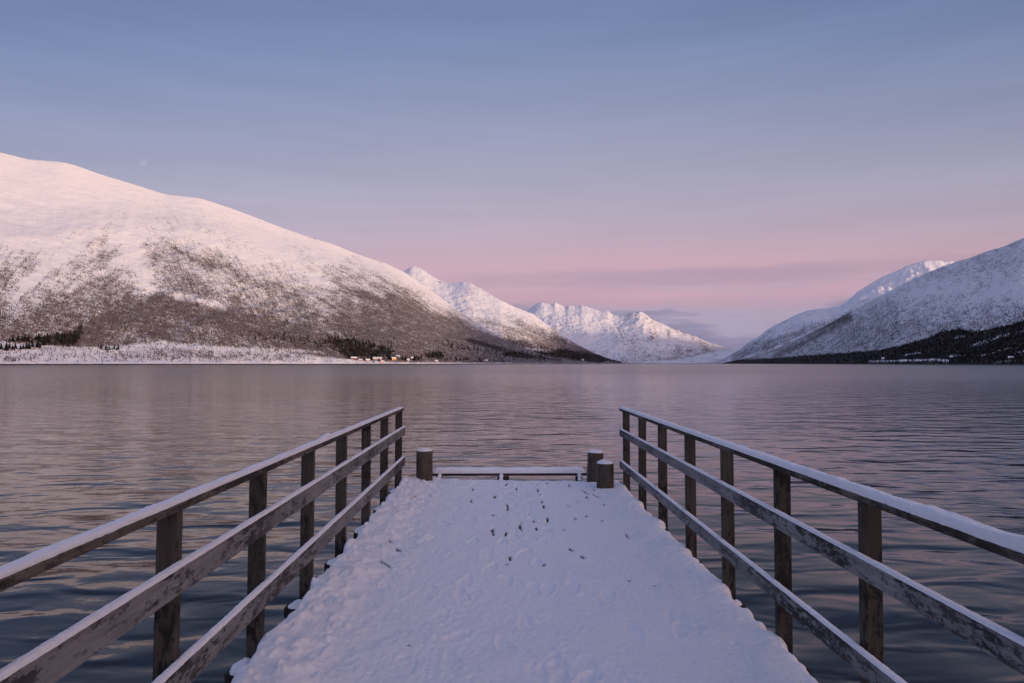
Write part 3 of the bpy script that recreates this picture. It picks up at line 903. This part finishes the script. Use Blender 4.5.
spots = [(1, 349.5, 15, 'a'), (6, 351, 19, 'a'), (9, 349, 13, 'a'), (12, 350, 12, 'a'), (15, 349, 14, 'b'), (20, 349.5, 11, 'b'), (23, 349, 12, 'b'), (26, 349, 15, 'b'),
         (8.5, 342.5, 11, 'c'), (12.5, 342, 15, 'c'), (18, 342, 17, 'c'), (22, 342, 15, 'c'), (25, 342, 19, 'c'), (28, 342, 17, 'c'), (31, 343, 13, 'c'), (32, 347, 14, 'c'),
         (35.5, 341, 15, 'd'), (38, 341, 19, 'd'), (37, 348, 19, 'e'), (39.5, 348, 12, 'e'), (41, 342, 14, 'd'), (44, 343, 15, 'd'), (48, 343, 19, 'd'), (28.5, 349, 16, 'b')]
lab = {'a': 'dark spruce at the left edge of the near row by the shore field',
       'b': 'dark spruce in the small lower clump on the snowy shore field',
       'c': 'dark spruce in the upper row above the snowy shore field',
       'd': 'dark spruce at the left end of the dense dark wood',
       'e': 'dark spruce standing forward of the row on open snow'}
protos = []
for i, (x, y, h, c) in enumerate(spots):
    p = dom.at(x, y)
    hh_ = h * 1.02
    if i < 3:
        _, ms = spruce(p, hh_, lab[c], 'single spruces on the left shore', 100 + i)
        protos.append(ms)
    else:
        spruce(p, hh_, lab[c], 'single spruces on the left shore', 0, protos[i % 3])
lab2 = 'dark spruce between the shore houses on the left side of the fjord'
for i, (x, y, h) in enumerate([(388, 359.5, 17), (390, 360, 15), (402, 360, 15), (405, 360.5, 18), (414, 360.5, 19), (373, 359, 16), (364, 360, 10), (371, 360, 12), (432, 357, 18)]):
    spruce(dom.at(x, y), h * 1.2, lab2, 'spruces among the shore houses', 0, protos[i % 3])

# ------------------------------------------------------------------ houses on the shores
m_roof = simple_mat('snowy_roof', SNOW, 0.9, 0.04)
m_win = simple_mat('dark_window_glass', (0.03, 0.03, 0.04), 0.2)
m_lit, tl_, bl_ = new_mat('lit_window')
bl_.inputs['Base Color'].default_value = (0.8, 0.4, 0.12, 1)
bl_.inputs['Emission Color'].default_value = (1.0, 0.42, 0.12, 1)
bl_.inputs['Emission Strength'].default_value = 0.8
m_chim = simple_mat('chimney_brick', (0.2, 0.12, 0.1))
wall_mats = {}


def house(sheet, px, py, L, Wd, H, col, label, lit=0, rot=0.0, group='houses along the fjord shore'):
    x, y, z = sheet.at(px, py)
    a = math.atan2(x, y)
    root = empty('house', (x, y, z - 0.4), (0, 0, -a + rot))
    tag(root, label, 'house', group)
    if col not in wall_mats:
        wall_mats[col] = simple_mat('painted_boards_%s' % {0: 'red', 1: 'white', 2: 'ochre', 3: 'pink', 4: 'brown'}[len(wall_mats) % 5], col, 0.8, 0.12, 0.6)
    wm = wall_mats[col]
    h2, w2 = L / 2, Wd / 2
    rh = Wd * 0.42
    b = MB()
    b.add([(-h2, -w2, -2), (h2, -w2, -2), (h2, w2, -2), (-h2, w2, -2), (-h2, -w2, H), (h2, -w2, H), (h2, w2, H), (-h2, w2, H), (-h2, 0, H + rh), (h2, 0, H + rh)],
          [(0, 1, 5, 4), (2, 3, 7, 6), (1, 2, 6, 9, 5), (3, 0, 4, 8, 7)])
    b.build('wall', wm, root)
    r = MB()
    e = 0.5
    sl = rh / w2
    for s in (-1, 1):
        y1 = s * (w2 + e)
        z1 = H - e * sl
        lo = [(-h2 - e, 0, H + rh + 0.03), (h2 + e, 0, H + rh + 0.03), (h2 + e, y1, z1 + 0.03), (-h2 - e, y1, z1 + 0.03)]
        up = [(p[0], p[1], p[2] + 0.35) for p in lo]
        r.add(lo + up, [(0, 1, 2, 3), (7, 6, 5, 4), (0, 4, 5, 1), (1, 5, 6, 2), (2, 6, 7, 3), (3, 7, 4, 0)])
    rf = r.build('roof', m_roof, root)
    c = MB()
    c.box(h2 * 0.3, h2 * 0.3 + 0.8, -0.4, 0.4, H + rh - 0.6, H + rh + 1.4)
    c.build('chimney', m_chim, rf)
    n = max(2, int(L / 4))
    for k in range(n):
        cx = -h2 + L * (k + 0.5) / n
        wmb = MB()
        wmb.box(cx - 0.7, cx + 0.7, -w2 - 0.06, -w2 - 0.005, 1.1, 2.5)
        wmb.build('window', m_lit if k < lit else m_win, root)
    d = MB()
    d.box(h2 * 0.05 - 0.5 + 0.2 * L / n, h2 * 0.05 + 0.5 + 0.2 * L / n, -w2 - 0.09, -w2 - 0.005, 0.0, 2.1)
    d.build('door', m_win, root)
    return root


RED, WHITE, OCHRE, PINK, BROWN = (0.20, 0.05, 0.045), (0.72, 0.68, 0.66), (0.75, 0.33, 0.10), (0.50, 0.38, 0.36), (0.12, 0.08, 0.06)
house(dom, 353.5, 359.5, 20, 10, 4.5, RED, 'red house with snowy roof, leftmost of the shore houses', rot=0.1)
house(dom, 360.5, 361.0, 12, 8, 3.5, PINK, 'small pale cabin just right of the red shore house', rot=-0.2)
house(dom, 367.5, 361.5, 14, 9, 5.0, PINK, 'pale pink shore cabin under the dark spruce wood', rot=0.2)
house(dom, 377.0, 360.0, 30, 12, 5.5, PINK, 'long pale pink shore building, longest of the houses', rot=0.05)
house(dom, 382.2, 362.4, 11, 7, 3.8, OCHRE, 'small orange boathouse with lit windows at the water edge', lit=2)
house(dom, 393.5, 360.3, 15, 10, 6.5, OCHRE, 'orange house with lit windows right of the long pale building', lit=1, rot=0.3)
house(dom, 397.5, 357.0, 11, 8, 4.0, WHITE, 'small white house up behind the orange house', rot=-0.3)
house(dom, 407.5, 360.8, 12, 8, 4.5, WHITE, 'white house between the spruces right of the orange house', rot=0.1)
house(dom, 411.5, 358.8, 10, 8, 4.0, WHITE, 'small white house higher up among the spruces', rot=0.5)
house(dom, 436.0, 361.6, 12, 8, 3.6, WHITE, 'low white cabin under the round dark spruce clump', rot=0.0)
house(dom, 486.0, 361.3, 14, 9, 4.0, PINK, 'pale cabin by the shore field below the dark slope', rot=0.0)
house(sec, 556.0, 361.0, 18, 12, 6, OCHRE, 'faraway orange house with lit windows on the middle shore', lit=2)
house(sec, 566.0, 361.0, 20, 12, 6, WHITE, 'faraway white house in the middle of the far shore row')
house(sec, 582.5, 360.6, 24, 14, 8, WHITE, 'large faraway white house at the right of the far shore row')
house(sec, 541.5, 361.5, 16, 12, 6, OCHRE, 'faraway orange house at the left of the far shore row', lit=1)
house(r1, 883.0, 359.5, 11, 8, 5, WHITE, 'small white house in the spruces left of the right shore snow field')
house(r1, 951.5, 358.5, 10, 7, 4.5, WHITE, 'small white house on the right shore above the snow patch')
house(r1, 1010.5, 359.0, 11, 8, 4, OCHRE, 'ochre house with a lit window near the right edge of the shore', lit=1)


# lit street lamp on the left shore
def lamp(p, label):
    root = empty('street_lamp', p)
    tag(root, label, 'street lamp')
    b = MB()
    b.tube((0, 0, -1), (0, 0, 9.0), 0.14, 0.09, 8)
    b.tube((0, 0, 8.95), (0, -1.6, 9.4), 0.07, 0.06, 8)
    b.build('pole', simple_mat('galvanised_steel', (0.3, 0.3, 0.32), 0.5), root)
    h = MB()
    h.box(-0.45, 0.45, -2.6, -1.5, 9.3, 9.55)
    hd = h.build('lamp_head', simple_mat('lamp_housing', (0.2, 0.2, 0.2)), root)
    m, t_, b_ = new_mat('lamp_glow')
    b_.inputs['Emission Color'].default_value = (1, 0.8, 0.62, 1)
    b_.inputs['Emission Strength'].default_value = 14
    g = MB()
    g.box(-0.4, 0.4, -2.75, -1.6, 8.95, 9.29)
    g.build('bulb', m, hd)


lamp(dom.at(474.3, 352.5), 'lit white street lamp on the brown slope of the left shore')

# ------------------------------------------------------------------ moon
mm, t, bs = new_mat('moon_glow')
t.nodes.remove(bs)
out = t.nodes['Material Output']
tr = N(t, 'ShaderNodeBsdfTransparent')
em = N(t, 'ShaderNodeEmission', inp={1: 1.0})
co = N(t, 'ShaderNodeTexCoord')
nm = N(t, 'ShaderNodeTexNoise', inp={'Scale': 1.6, 'Detail': 3.0})
link(t, co.outputs['Generated'], nm.inputs['Vector'])
link(t, ramp(t, nm.outputs[0], [(0.42, (0.005, 0.005, 0.003)), (0.6, (0.030, 0.026, 0.020))]), em.inputs[0])
ad = N(t, 'ShaderNodeAddShader')
link(t, tr.outputs[0], ad.inputs[0])
link(t, em.outputs[0], ad.inputs[1])
link(t, ad.outputs[0], out.inputs[0])
a, te = ray(143.5, 162.5)
MD = 90000.0
mb = MB()
nr, ns_ = 12, 24
vs = [(0, 0, 1)] + [(math.sin(math.pi * i / nr) * math.cos(2 * math.pi * j / ns_), math.sin(math.pi * i / nr) * math.sin(2 * math.pi * j / ns_), math.cos(math.pi * i / nr)) for i in range(1, nr) for j in range(ns_)] + [(0, 0, -1)]
fs = [(0, 1 + j, 1 + (j + 1) % ns_) for j in range(ns_)]
for i in range(nr - 2):
    for j in range(ns_):
        p, q = 1 + i * ns_ + j, 1 + i * ns_ + (j + 1) % ns_
        fs.append((p, p + ns_, q + ns_, q))
l0 = 1 + (nr - 2) * ns_
fs += [(l0 + j, len(vs) - 1, l0 + (j + 1) % ns_) for j in range(ns_)]
mb.add(vs, fs)
moon = mb.build('moon', mm, smooth_shade=True)
rm_ = 3.5 / F * MD
moon.scale = (rm_, rm_, rm_)
moon.location = (MD * math.sin(float(a)), MD * math.cos(float(a)), EYE + MD * float(te))
tag(moon, 'faint pale moon in the blue sky above the left mountain', 'moon')

# ------------------------------------------------------------------ PIER
ZS = EYE - 1.65                  # trodden snow surface at the camera
SLOPE = -0.004
XL, XR, YE, YB = -1.40, 1.65, 10.1, -17.0
pier = empty('pier', (0, 0, ZS), (SLOPE, 0, 0))
tag(pier, 'long wooden pier deck covered in trodden snow reaching out over the water', 'pier')

# planks under the snow
DT = -0.075
pb = MB()
npl = 21
for k in range(npl):
    xa = XL + (XR - XL) * k / npl
    xb = XL + (XR - XL) * (k + 1) / npl
    cuts_ = [YB, YB + random.uniform(2, 5), YB + random.uniform(8, 10), YB + random.uniform(14, 17), YB + random.uniform(20, 23), YE + random.uniform(-0.01, 0.01)]
    for q in range(5):
        pb.box(xa + 0.005, xb - 0.005, cuts_[q] + 0.003, cuts_[q + 1] - 0.003, DT - 0.05, DT - random.uniform(0, 0.004))
pb.build('deck_planks', m_beam, pier)
post_yL = [1.96, 3.08, 4.19, 5.27, 6.38, 7.55, 8.68, 9.86]
post_yR = [2.14, 3.17, 4.16, 5.16, 6.18, 7.26, 8.33, 9.36]
back = [0.85, -0.25, -1.35, -2.45, -3.55, -4.65, -5.75]
beam_ys = [b - 0.11 for b in post_yL] + [b - 0.11 for b in back] + [-8, -10.5, -13]


def lumpy_strip(name, parent, x0, x1, y0, y1, zbase, hfun, mat=m_snow, nx=9, step=0.02, edge=0.012, seed=0.0, overhang=0.006, amp=0.3, taper=0.05):
    """rounded ridge of snow lying on a beam that runs along y"""
    ny = max(8, int((y1 - y0) / step))
    Yv = np.linspace(y0, y1, ny)
    ang = np.linspace(0, math.pi, nx)
    A, YY = np.meshgrid(ang, Yv, indexing='ij')
    w = (x1 - x0) / 2 + overhang * (0.5 + fbm(YY * 5, seed, octaves=3))
    xc = (x0 + x1) / 2
    ca_, sa_ = np.cos(A), np.sin(A)
    X = xc - np.sign(ca_) * np.abs(ca_) ** 0.55 * w + 0.005 * fbm(YY * 24, A * 2, seed + 5, octaves=4, gain=0.6)
    hh = hfun(YY) * (1 + amp * fbm(YY * 4, A * 0.7, seed + 1, octaves=4))
    tp = np.clip(np.minimum(YY - y0, y1 - YY) / taper, 0, 1) ** 0.5
    Z = zbase + 0.001 + hh * np.abs(sa_) ** 0.6 * tp + 0.005 * fbm(YY * 28, A * 2.5, seed + 2, octaves=4, gain=0.65) * sa_
    v = np.stack([X, YY, Z], -1).reshape(-1, 3)
    o = mesh_np(name, v, grid_faces(nx, ny)[:, ::-1], mat, parent)
    return o


def lumpy_cap(name, parent, cx, cy, rx, ry, z, h, seed, power=2.5, n=14, m=28, droop=0.0):
    rr = np.linspace(0, 1, n)
    aa = np.linspace(0, 2 * np.pi, m, endpoint=False)
    RR, AA = np.meshgrid(rr, aa, indexing='ij')
    wob = 1 + (0.22 if power > 2.2 else 0.05) * fbm(np.cos(AA) * 2.2, np.sin(AA) * 2.2, seed, octaves=4, gain=0.65)
    pw = 2.0 / power
    X = cx + RR * wob * rx * np.sign(np.cos(AA)) * np.abs(np.cos(AA)) ** pw
    Y = cy + RR * wob * ry * np.sign(np.sin(AA)) * np.abs(np.sin(AA)) ** pw
    Z = z + h * np.clip(1 - RR ** 2.6, 0, 1) ** 0.7 * (1 + 0.7 * fbm(X * 16, Y * 16, seed, octaves=4)) - droop * RR ** 4
    v = np.stack([X, Y, Z], -1).reshape(-1, 3)
    i = np.arange(n * m).reshape(n, m)
    j = np.roll(i, -1, axis=1)
    f = np.stack([i[:-1], i[1:], j[1:], j[:-1]], -1).reshape(-1, 4)
    return mesh_np(name, v, f, m_snow, parent)


for k, by in enumerate(beam_ys):
    b = MB()
    b.box(-1.585 - random.uniform(0, .02), 1.80 + random.uniform(0, .02), by - 0.055, by + 0.055, DT - 0.175 - 0.05 + 0.1, DT - 0.052)
    bm_ = b.build('cross_beam', m_beam, pier, bevel=0.006)
    if -1 < by:
        lumpy_cap('snow_patch', bm_, -1.485, by - 0.01, 0.10, 0.068, DT - 0.055, 0.035 + 0.012 * (k % 3), 10 + k, droop=0.0)
        lumpy_cap('snow_patch', bm_, 1.735, by - 0.01, 0.06, 0.055, DT - 0.055, 0.025 + 0.010 * ((k + 1) % 3), 40 + k)
for by in (0.0, 3.3, 6.6, 9.75, -3.3, -6.6, -9.9, -13.2):
    for xs in (-1.15, 1.38):
        b = MB()
        b.tube((xs, by, -ZS - 4.0), (xs + 0.01, by, DT - 0.25), 0.15, 0.125, 16)
        b.build('piling', m_pile, pier, smooth_shade=False)

# snow cover on the deck
foot = []
for k in range(130):
    fx = random.gauss(0.15, 0.62)
    fy = random.uniform(1.0, 9.7)
    if -1.15 < fx < 1.4:
        foot.append((fx, fy, random.gauss(0, 0.25) + (math.pi if random.random() < .5 else 0), random.uniform(0.5, 1.0)))


def snow_cover():
    ys = np.concatenate([np.arange(YB, 0.9, 0.09), np.arange(0.9, YE + 0.001, 0.0135)])
    ns_ = 330
    s = np.linspace(-1, 1, ns_)
    S_, YY = np.meshgrid(s, ys, indexing='ij')
    # ragged margins
    eL = XL - 0.012 + 0.030 * fbm(ys * 1.8, 3.0, octaves=5, gain=0.6) - 0.015 * smooth(0.2, 0.6, fbm(ys * 7, 1.7, octaves=2))
    eR = XR + 0.010 + 0.045 * fbm(ys * 2.6, 9.0, octaves=6, gain=0.65) + 0.02 * np.sign(fbm(ys * 9, 4.2, octaves=2))*smooth(0.1, 0.4, np.abs(fbm(ys * 9, 4.2, octaves=2)))
    # snow pushed out round the post feet
    for py_ in post_yR:
        eR = eR + 0.05 * np.exp(-((ys - py_) / 0.14) ** 2)
    for py_ in post_yL:
        eL = eL - 0.045 * np.exp(-((ys - py_ + 0.02) / 0.12) ** 2)
    eL, eR = eL[None, :], eR[None, :]
    X = eL + (eR - eL) * (S_ * 0.5 + 0.5)
    # base height
    dL, dR = X - eL, eR - X
    d = np.minimum(dL, dR)
    dE = YE + 0.02 + 0.02 * fbm(X * 4, 5.5, octaves=3) - YY
    Z = 0.020 * fbm(X * 1.1, YY * 0.8, 1.0, octaves=3)
    # compacted middle, softer ridges along the sides
    Z = Z + 0.030 * smooth(0.1, 0.55, fbm(X * 3.1, YY * 2.3, 21.0, octaves=3)) * smooth(1.3, 0.3, dL)
    Z = Z + 0.035 * smooth(0.55, 0.1, dL) + 0.025 * smooth(0.4, 0.08, dR)
    lump = fbm(X * 5.0, YY * 4.0, 2.0, octaves=4, gain=0.55)
    Z = Z + 0.022 * lump * (0.5 + 1.2 * smooth(0.9, 0.2, dL) + 0.5 * smooth(0.5, 0.1, dR)) + 0.012 * fbm(X * 2.2, YY * 1.6, 33.0, octaves=2)
    Z = Z + 0.028 * smooth(0.0, 0.45, fbm(X * 9, YY * 7, 6.0, octaves=3)) * smooth(0.75, 0.3, dL)
    tread = smooth(0.8, 0.25, np.abs(X - 0.15))
    Z = Z + 0.012 * (0.55 + 0.7 * smooth(-0.3, 0.4, fbm(X * 1.5, YY * 1.2, 44.0, octaves=2))) * fbm(X * 26, YY * 20, 4.0, octaves=4, gain=0.65) + 0.006 * smooth(0.15, 0.6, fbm(X * 17, YY * 14, 14.0, octaves=3, gain=0.6)) + 0.006 * np.abs(fbm(X * 13, YY * 10, 8.0, octaves=3))
    Z = Z + 0.05 * smooth(0.55, 0.05, dE) * smooth(-0.3, 0.4, fbm(X * 3, YY * 3, 12, octaves=3)) * smooth(0.2, -0.4, X)
    Z = Z - 0.030 * smooth(0.5, 0.0, dE)
    for (fx, fy, fa, st) in foot:
        m_ = (np.abs(ys - fy) < 0.25)
        if not m_.any():
            continue
        xs_, ys_ = X[:, m_] - fx, YY[:, m_] - fy
        u = xs_ * math.cos(fa) + ys_ * math.sin(fa)
        v = -xs_ * math.sin(fa) + ys_ * math.cos(fa)
        wv_ = 0.05 * (1 + 0.25 * np.sin(v * 14))
        q = (u / wv_) ** 2 + (v / 0.145) ** 2
        Z[:, m_] += st * (-0.011 * smooth(1.15, 0.6, q) + 0.005 * np.exp(-((q - 1.5) / 0.5) ** 2))
    # bare spots where plank gaps and knots show through
    bare = np.zeros_like(X)
    spots_ = []
    r_ = random.Random(5)
    for k in range(40):
        gx = XL + (XR - XL) * r_.choice([7, 9, 10, 11, 12, 13, 14, 15, 16, 17, 18]) / 21.0
        spots_.append((gx + r_.gauss(0, 0.008), r_.uniform(6.4, 9.7), r_.uniform(0.008, 0.013), r_.uniform(0.02, 0.09), r_.gauss(0, 0.04)))
    for (a_, b_, c_, d_, e_) in [(1.08, 9.0, 0.012, 0.13, 0.22), (1.2, 8.75, 0.012, 0.1, 0.25), (0.07, 5.95, 0.010, 0.07, 0), (0.04, 5.75, 0.012, 0.03, 0), (0.35, 5.75, 0.012, 0.04, 0),
                                 (-0.96, 5.7, 0.010, 0.1, 0.6), (-0.93, 6.2, 0.012, 0.05, 0.5), (-1.05, 6.5, 0.008, 0.05, 0.4), (0.05, 2.62, 0.013, 0.018, 0), (0.04, 3.55, 0.013, 0.015, 0.0), (1.02, 3.45, 0.010, 0.02, 0.8),
                                 (-0.72, 3.6, 0.008, 0.03, 0.6), (-0.63, 2.95, 0.008, 0.035, 0.7), (-0.55, 4.1, 0.007, 0.02, 0.4), (1.15, 5.2, 0.012, 0.02, 0.5), (0.98, 5.3, 0.010, 0.02, 0.5), (-1.1, 8.6, 0.01, 0.1, -0.5), (-1.28, 7.9, 0.01, 0.06, -0.4), (-1.17, 7.6, 0.01, 0.05, -0.3),
                                 (0.3, 7.7, 0.01, 0.03, 0.1), (0.62, 6.2, 0.012, 0.05, 0.2), (0.7, 6.0, 0.012, 0.04, 0.2)]:
        spots_.append((a_, b_, c_, d_, e_))
    for (sx, sy, wx, wy, rot) in spots_:
        m_ = (np.abs(ys - sy) < 0.3)
        if not m_.any():
            continue
        xs_, ys_ = X[:, m_] - sx, YY[:, m_] - sy
        u = xs_ * math.cos(rot) + ys_ * math.sin(rot)
        v = -xs_ * math.sin(rot) + ys_ * math.cos(rot)
        kf = 0.75 + 0.25 * smooth(3.5, 6.5, sy) * 1.0
        wx2 = max(wx * 1.2 * kf, 0.009)
        q = (u / wx2) ** 2 + (v / max(wy * (0.7 + 0.7 * smooth(4, 7, sy)), 0.011)) ** 2 + 0.5 * fbm(X[:, m_] * 60, YY[:, m_] * 40, 3, octaves=2)
        bare[:, m_] = np.maximum(bare[:, m_], smooth(1.2, 0.6, q))
        Z[:, m_] -= (0.008 + 0.014 * smooth(4, 7, sy)) * smooth(1.8, 0.5, q)
    # hollows round the bollards
    # rounded margins dropping onto the deck
    ed = np.minimum(d, dE)
    rad = 0.055
    drop = np.where(ed < rad, 1 - np.sqrt(np.clip(1 - (1 - np.clip(ed, 0, rad) / rad) ** 2, 0, 1)), 0)
    crumb = 1 + 0.25 * fbm(X * 15, YY * 15, 7, octaves=3)
    Z = Z - drop * (0.085 * crumb)
    Z = np.maximum(Z, DT - 0.03)
    v = np.stack([X, YY, Z], -1).reshape(-1, 3)
    return mesh_np('snow_cover', v, grid_faces(*X.shape), m_snow, pier, attrs={'bare': bare})


snow_cover()

# --- fender beam across the outer end, on blocks
fb = MB()
fb.box(-1.04, 1.265, YE + 0.12, YE + 0.26, 0.017, 0.057, jit=0.003)
fbo = fb.build('end_beam', m_beam, pier, bevel=0.008)


def strip_x(name, parent, x0, x1, y0, y1, zb, h, seed):
    n = int((x1 - x0) / 0.02)
    Xv = np.linspace(x0, x1, n)
    ang = np.linspace(0, math.pi, 11)
    A, XX = np.meshgrid(ang, Xv, indexing='ij')
    yc, w = (y0 + y1) / 2, (y1 - y0) / 2 + 0.008
    YY = yc - np.sign(np.cos(A)) * np.abs(np.cos(A)) ** 0.55 * w
    tp = np.clip(np.minimum(XX - x0, x1 - XX) / 0.06, 0, 1) ** 0.5
    Z = zb + h * np.abs(np.sin(A)) ** 0.6 * (1 + 0.25 * fbm(XX * 5, A, seed, octaves=4)) * tp - 0.002
    return mesh_np(name, np.stack([XX, YY, Z], -1).reshape(-1, 3), grid_faces(11, n), m_snow, parent)


strip_x('snow_cap', fbo, -1.03, 1.25, YE + 0.12, YE + 0.26, 0.057, 0.08, 3.0)
for k, bx in enumerate((-0.93, -0.02, 0.06, 1.14)):
    bb = MB()
    bb.box(bx - 0.045, bx + 0.045, YE + 0.005, YE + 0.118, -0.12, 0.016, jit=0.003)
    bo = bb.build('spacer_block', m_beam, pier)
    if k != 2:
        lumpy_cap('snow_patch', bo, bx + 0.01, YE + 0.07, 0.04, 0.09, -0.03, 0.085, 70 + k)


# ------------------------------------------------------------------ railings
def board(name, parent, mat, x0, x1, y0, y1, z0, z1, seed, seg=0.25):
    """slightly warped sawn board running along y"""
    n = max(3, int((y1 - y0) / seg) + 1)
    yy = np.linspace(y0, y1, n)
    ox = 0.004 * fbm(yy * 0.7, seed, octaves=2)
    oz = 0.005 * fbm(yy * 0.6, seed + 8, octaves=2)
    ch = 0.004
    prof = [(x0 + ch, z0), (x1 - ch, z0), (x1, z0 + ch), (x1, z1 - ch), (x1 - ch, z1), (x0 + ch, z1), (x0, z1 - ch), (x0, z0 + ch)]
    b = MB()
    vs = [(px_ + ox[i], yy[i], pz_ + oz[i]) for i in range(n) for px_, pz_ in prof]
    fs = [(i * 8 + k, i * 8 + (k + 1) % 8, (i + 1) * 8 + (k + 1) % 8, (i + 1) * 8 + k) for i in range(n - 1) for k in range(8)]
    fs += [tuple(range(7, -1, -1)), tuple((n - 1) * 8 + k for k in range(8))]
    b.add(vs, fs)
    return b.build(name, mat, parent)


def railing(side, post_ys, xin, xout, rails, top, label, joints, capw):
    """xin/xout: inner and outer face of posts, signed"""
    root = empty('railing', (0, 0, ZS), (SLOPE, 0, 0))
    tag(root, label, 'railing')
    a, b = sorted((xin, xout))
    zt = top[0]
    for i, py_ in enumerate(post_ys + back):
        pb_ = MB()
        lean = random.uniform(-0.006, 0.006)
        w = 0.026 + random.uniform(-0.002, 0.002)
        zb_ = DT - 0.32
        vs = []
        for z_ in (zb_, zt - 0.002):
            l_ = lean * (z_ - zb_)
            c_ = 0.006
            pr = [(a + c_, py_ - w), (b - c_, py_ - w), (b, py_ - w + c_), (b, py_ + w - c_), (b - c_, py_ + w), (a + c_, py_ + w), (a, py_ + w - c_), (a, py_ - w + c_)]
            vs += [(x_ + l_, y_ + l_, z_) for x_, y_ in pr]
        pb_.add(vs, [(k, (k + 1) % 8, 8 + (k + 1) % 8, 8 + k) for k in range(8)] + [tuple(range(7, -1, -1)), tuple(range(8, 16))])
        pb_.build('post', m_post, root)
    yA, yZ = -6.2, max(post_ys) + 0.09
    # boards nailed to the inner face
    for ri, (z0, z1, sh) in enumerate(rails):
        nm = 'middle_rail' if ri == 0 else 'lower_rail'
        xi = xin + side * 0.002 * -1
        x0, x1 = sorted((xi - side * 0.036, xi - side * 0.002))
        cuts = [yA] + joints[ri + 1] + [yZ]
        for j in range(len(cuts) - 1):
            rb = board(nm, root, m_rail, x0, x1, cuts[j] + 0.003, cuts[j + 1] - 0.003, z0, z1, side * 10 + ri * 3 + j)
            lumpy_strip('snow_cap', rb, x0, x1, max(cuts[j], -2.0) + 0.005, cuts[j + 1] - 0.008, z1, lambda q, sh=sh: sh + 0 * q, seed=side * 7 + ri * 2 + j + 20, amp=0.45, step=0.012, overhang=0.002, taper=0.02)
    # flat top rail
    x0, x1 = sorted((xin - side * 0.035 if side > 0 else -1.428, xin + side * 0.055 if side < 0 else 1.695))
    cuts = [yA] + joints[0] + [yZ + 0.03]
    for j in range(len(cuts) - 1):
        tb_ = board('top_rail', root, m_toprail, x0, x1, cuts[j] + 0.003, cuts[j + 1] - 0.003, top[0], top[1], side * 31 + j)
        lumpy_strip('snow_cap', tb_, x0 + 0.006, x1 - 0.006, max(cuts[j], -2.0) - (0.0 if j else 0), cuts[j + 1] - 0.002, top[1], capw, seed=side * 3 + j * 5 + 50, nx=17, step=0.012, amp=0.5, overhang=0.005, taper=0.006 if j < len(cuts) - 2 else 0.05)
    return root


railing(-1, post_yL, -1.440, -1.535, [(0.653, 0.768, 0.018), (0.218, 0.338, 0.020)], (1.005, 1.040),
        'left railing of weathered boards with a thin cap of snow', [[1.2, 5.8], [-1.0, 6.4], [0.3, 7.6]],
        lambda q: 0.022 + 0.024 * np.exp(-((q - 5.75) / 0.12) ** 2))
railing(1, post_yR, 1.660, 1.750, [(0.688, 0.778, 0.012), (0.250, 0.348, 0.012)], (1.030, 1.062),
        'right railing of weathered boards with a thicker cap of snow', [[2.72, 6.9], [-1.0, 5.2], [0.3, 6.2]],
        lambda q: 0.030 + 0.010 * smooth(5, 2, q) + 0.012 * np.exp(-((q - 3.35) / 0.04) ** 2))


# ------------------------------------------------------------------ bollards
def bollard(x, y, r, h, label, seed, lean=(0, 0)):
    root = empty('mooring_post', (x, y, ZS + SLOPE * y - 0.1))
    root.rotation_euler = (lean[0], lean[1], 0)
    tag(root, label, 'mooring post', 'mooring posts at the end of the pier')
    n, m = 14, 28
    zz = np.linspace(-0.25, h + 0.1, n)
    aa = np.linspace(0, 2 * np.pi, m, endpoint=False)
    Zg, Ag = np.meshgrid(zz, aa, indexing='ij')
    rad = r * (1 + 0.05 * fbm(np.cos(Ag) * 2, np.sin(Ag) * 2, seed + Zg * 0.4, octaves=3) - 0.03 * (Zg / (h + .1)))
    v = np.stack([rad * np.cos(Ag), rad * np.sin(Ag), Zg], -1).reshape(-1, 3)
    i = np.arange(n * m).reshape(n, m)
    j = np.roll(i, -1, axis=1)
    f = np.stack([i[:-1], j[:-1], j[1:], i[1:]], -1).reshape(-1, 4)
    b = MB()
    b.add([tuple(p) for p in v], [tuple(q) for q in f.tolist()] + [tuple(range((n - 1) * m, n * m))])
    lg = b.build('log', m_log, root, smooth_shade=False)
    lumpy_cap('snow_cap', root, 0, 0, r * 0.97, r * 0.97, h + 0.1, 0.035, seed + 2, power=2.0)
    return root


bollard(-1.12, 9.93, 0.118, 0.43, 'dark wooden mooring post alone at the left corner of the pier end', 1)
bollard(1.345, 9.95, 0.118, 0.40, 'taller wooden mooring post behind, at the right corner of the pier end', 2, (0, 0.03))
bollard(1.40, 9.30, 0.118, 0.335, 'shorter wooden mooring post in front of the taller one on the right', 3)
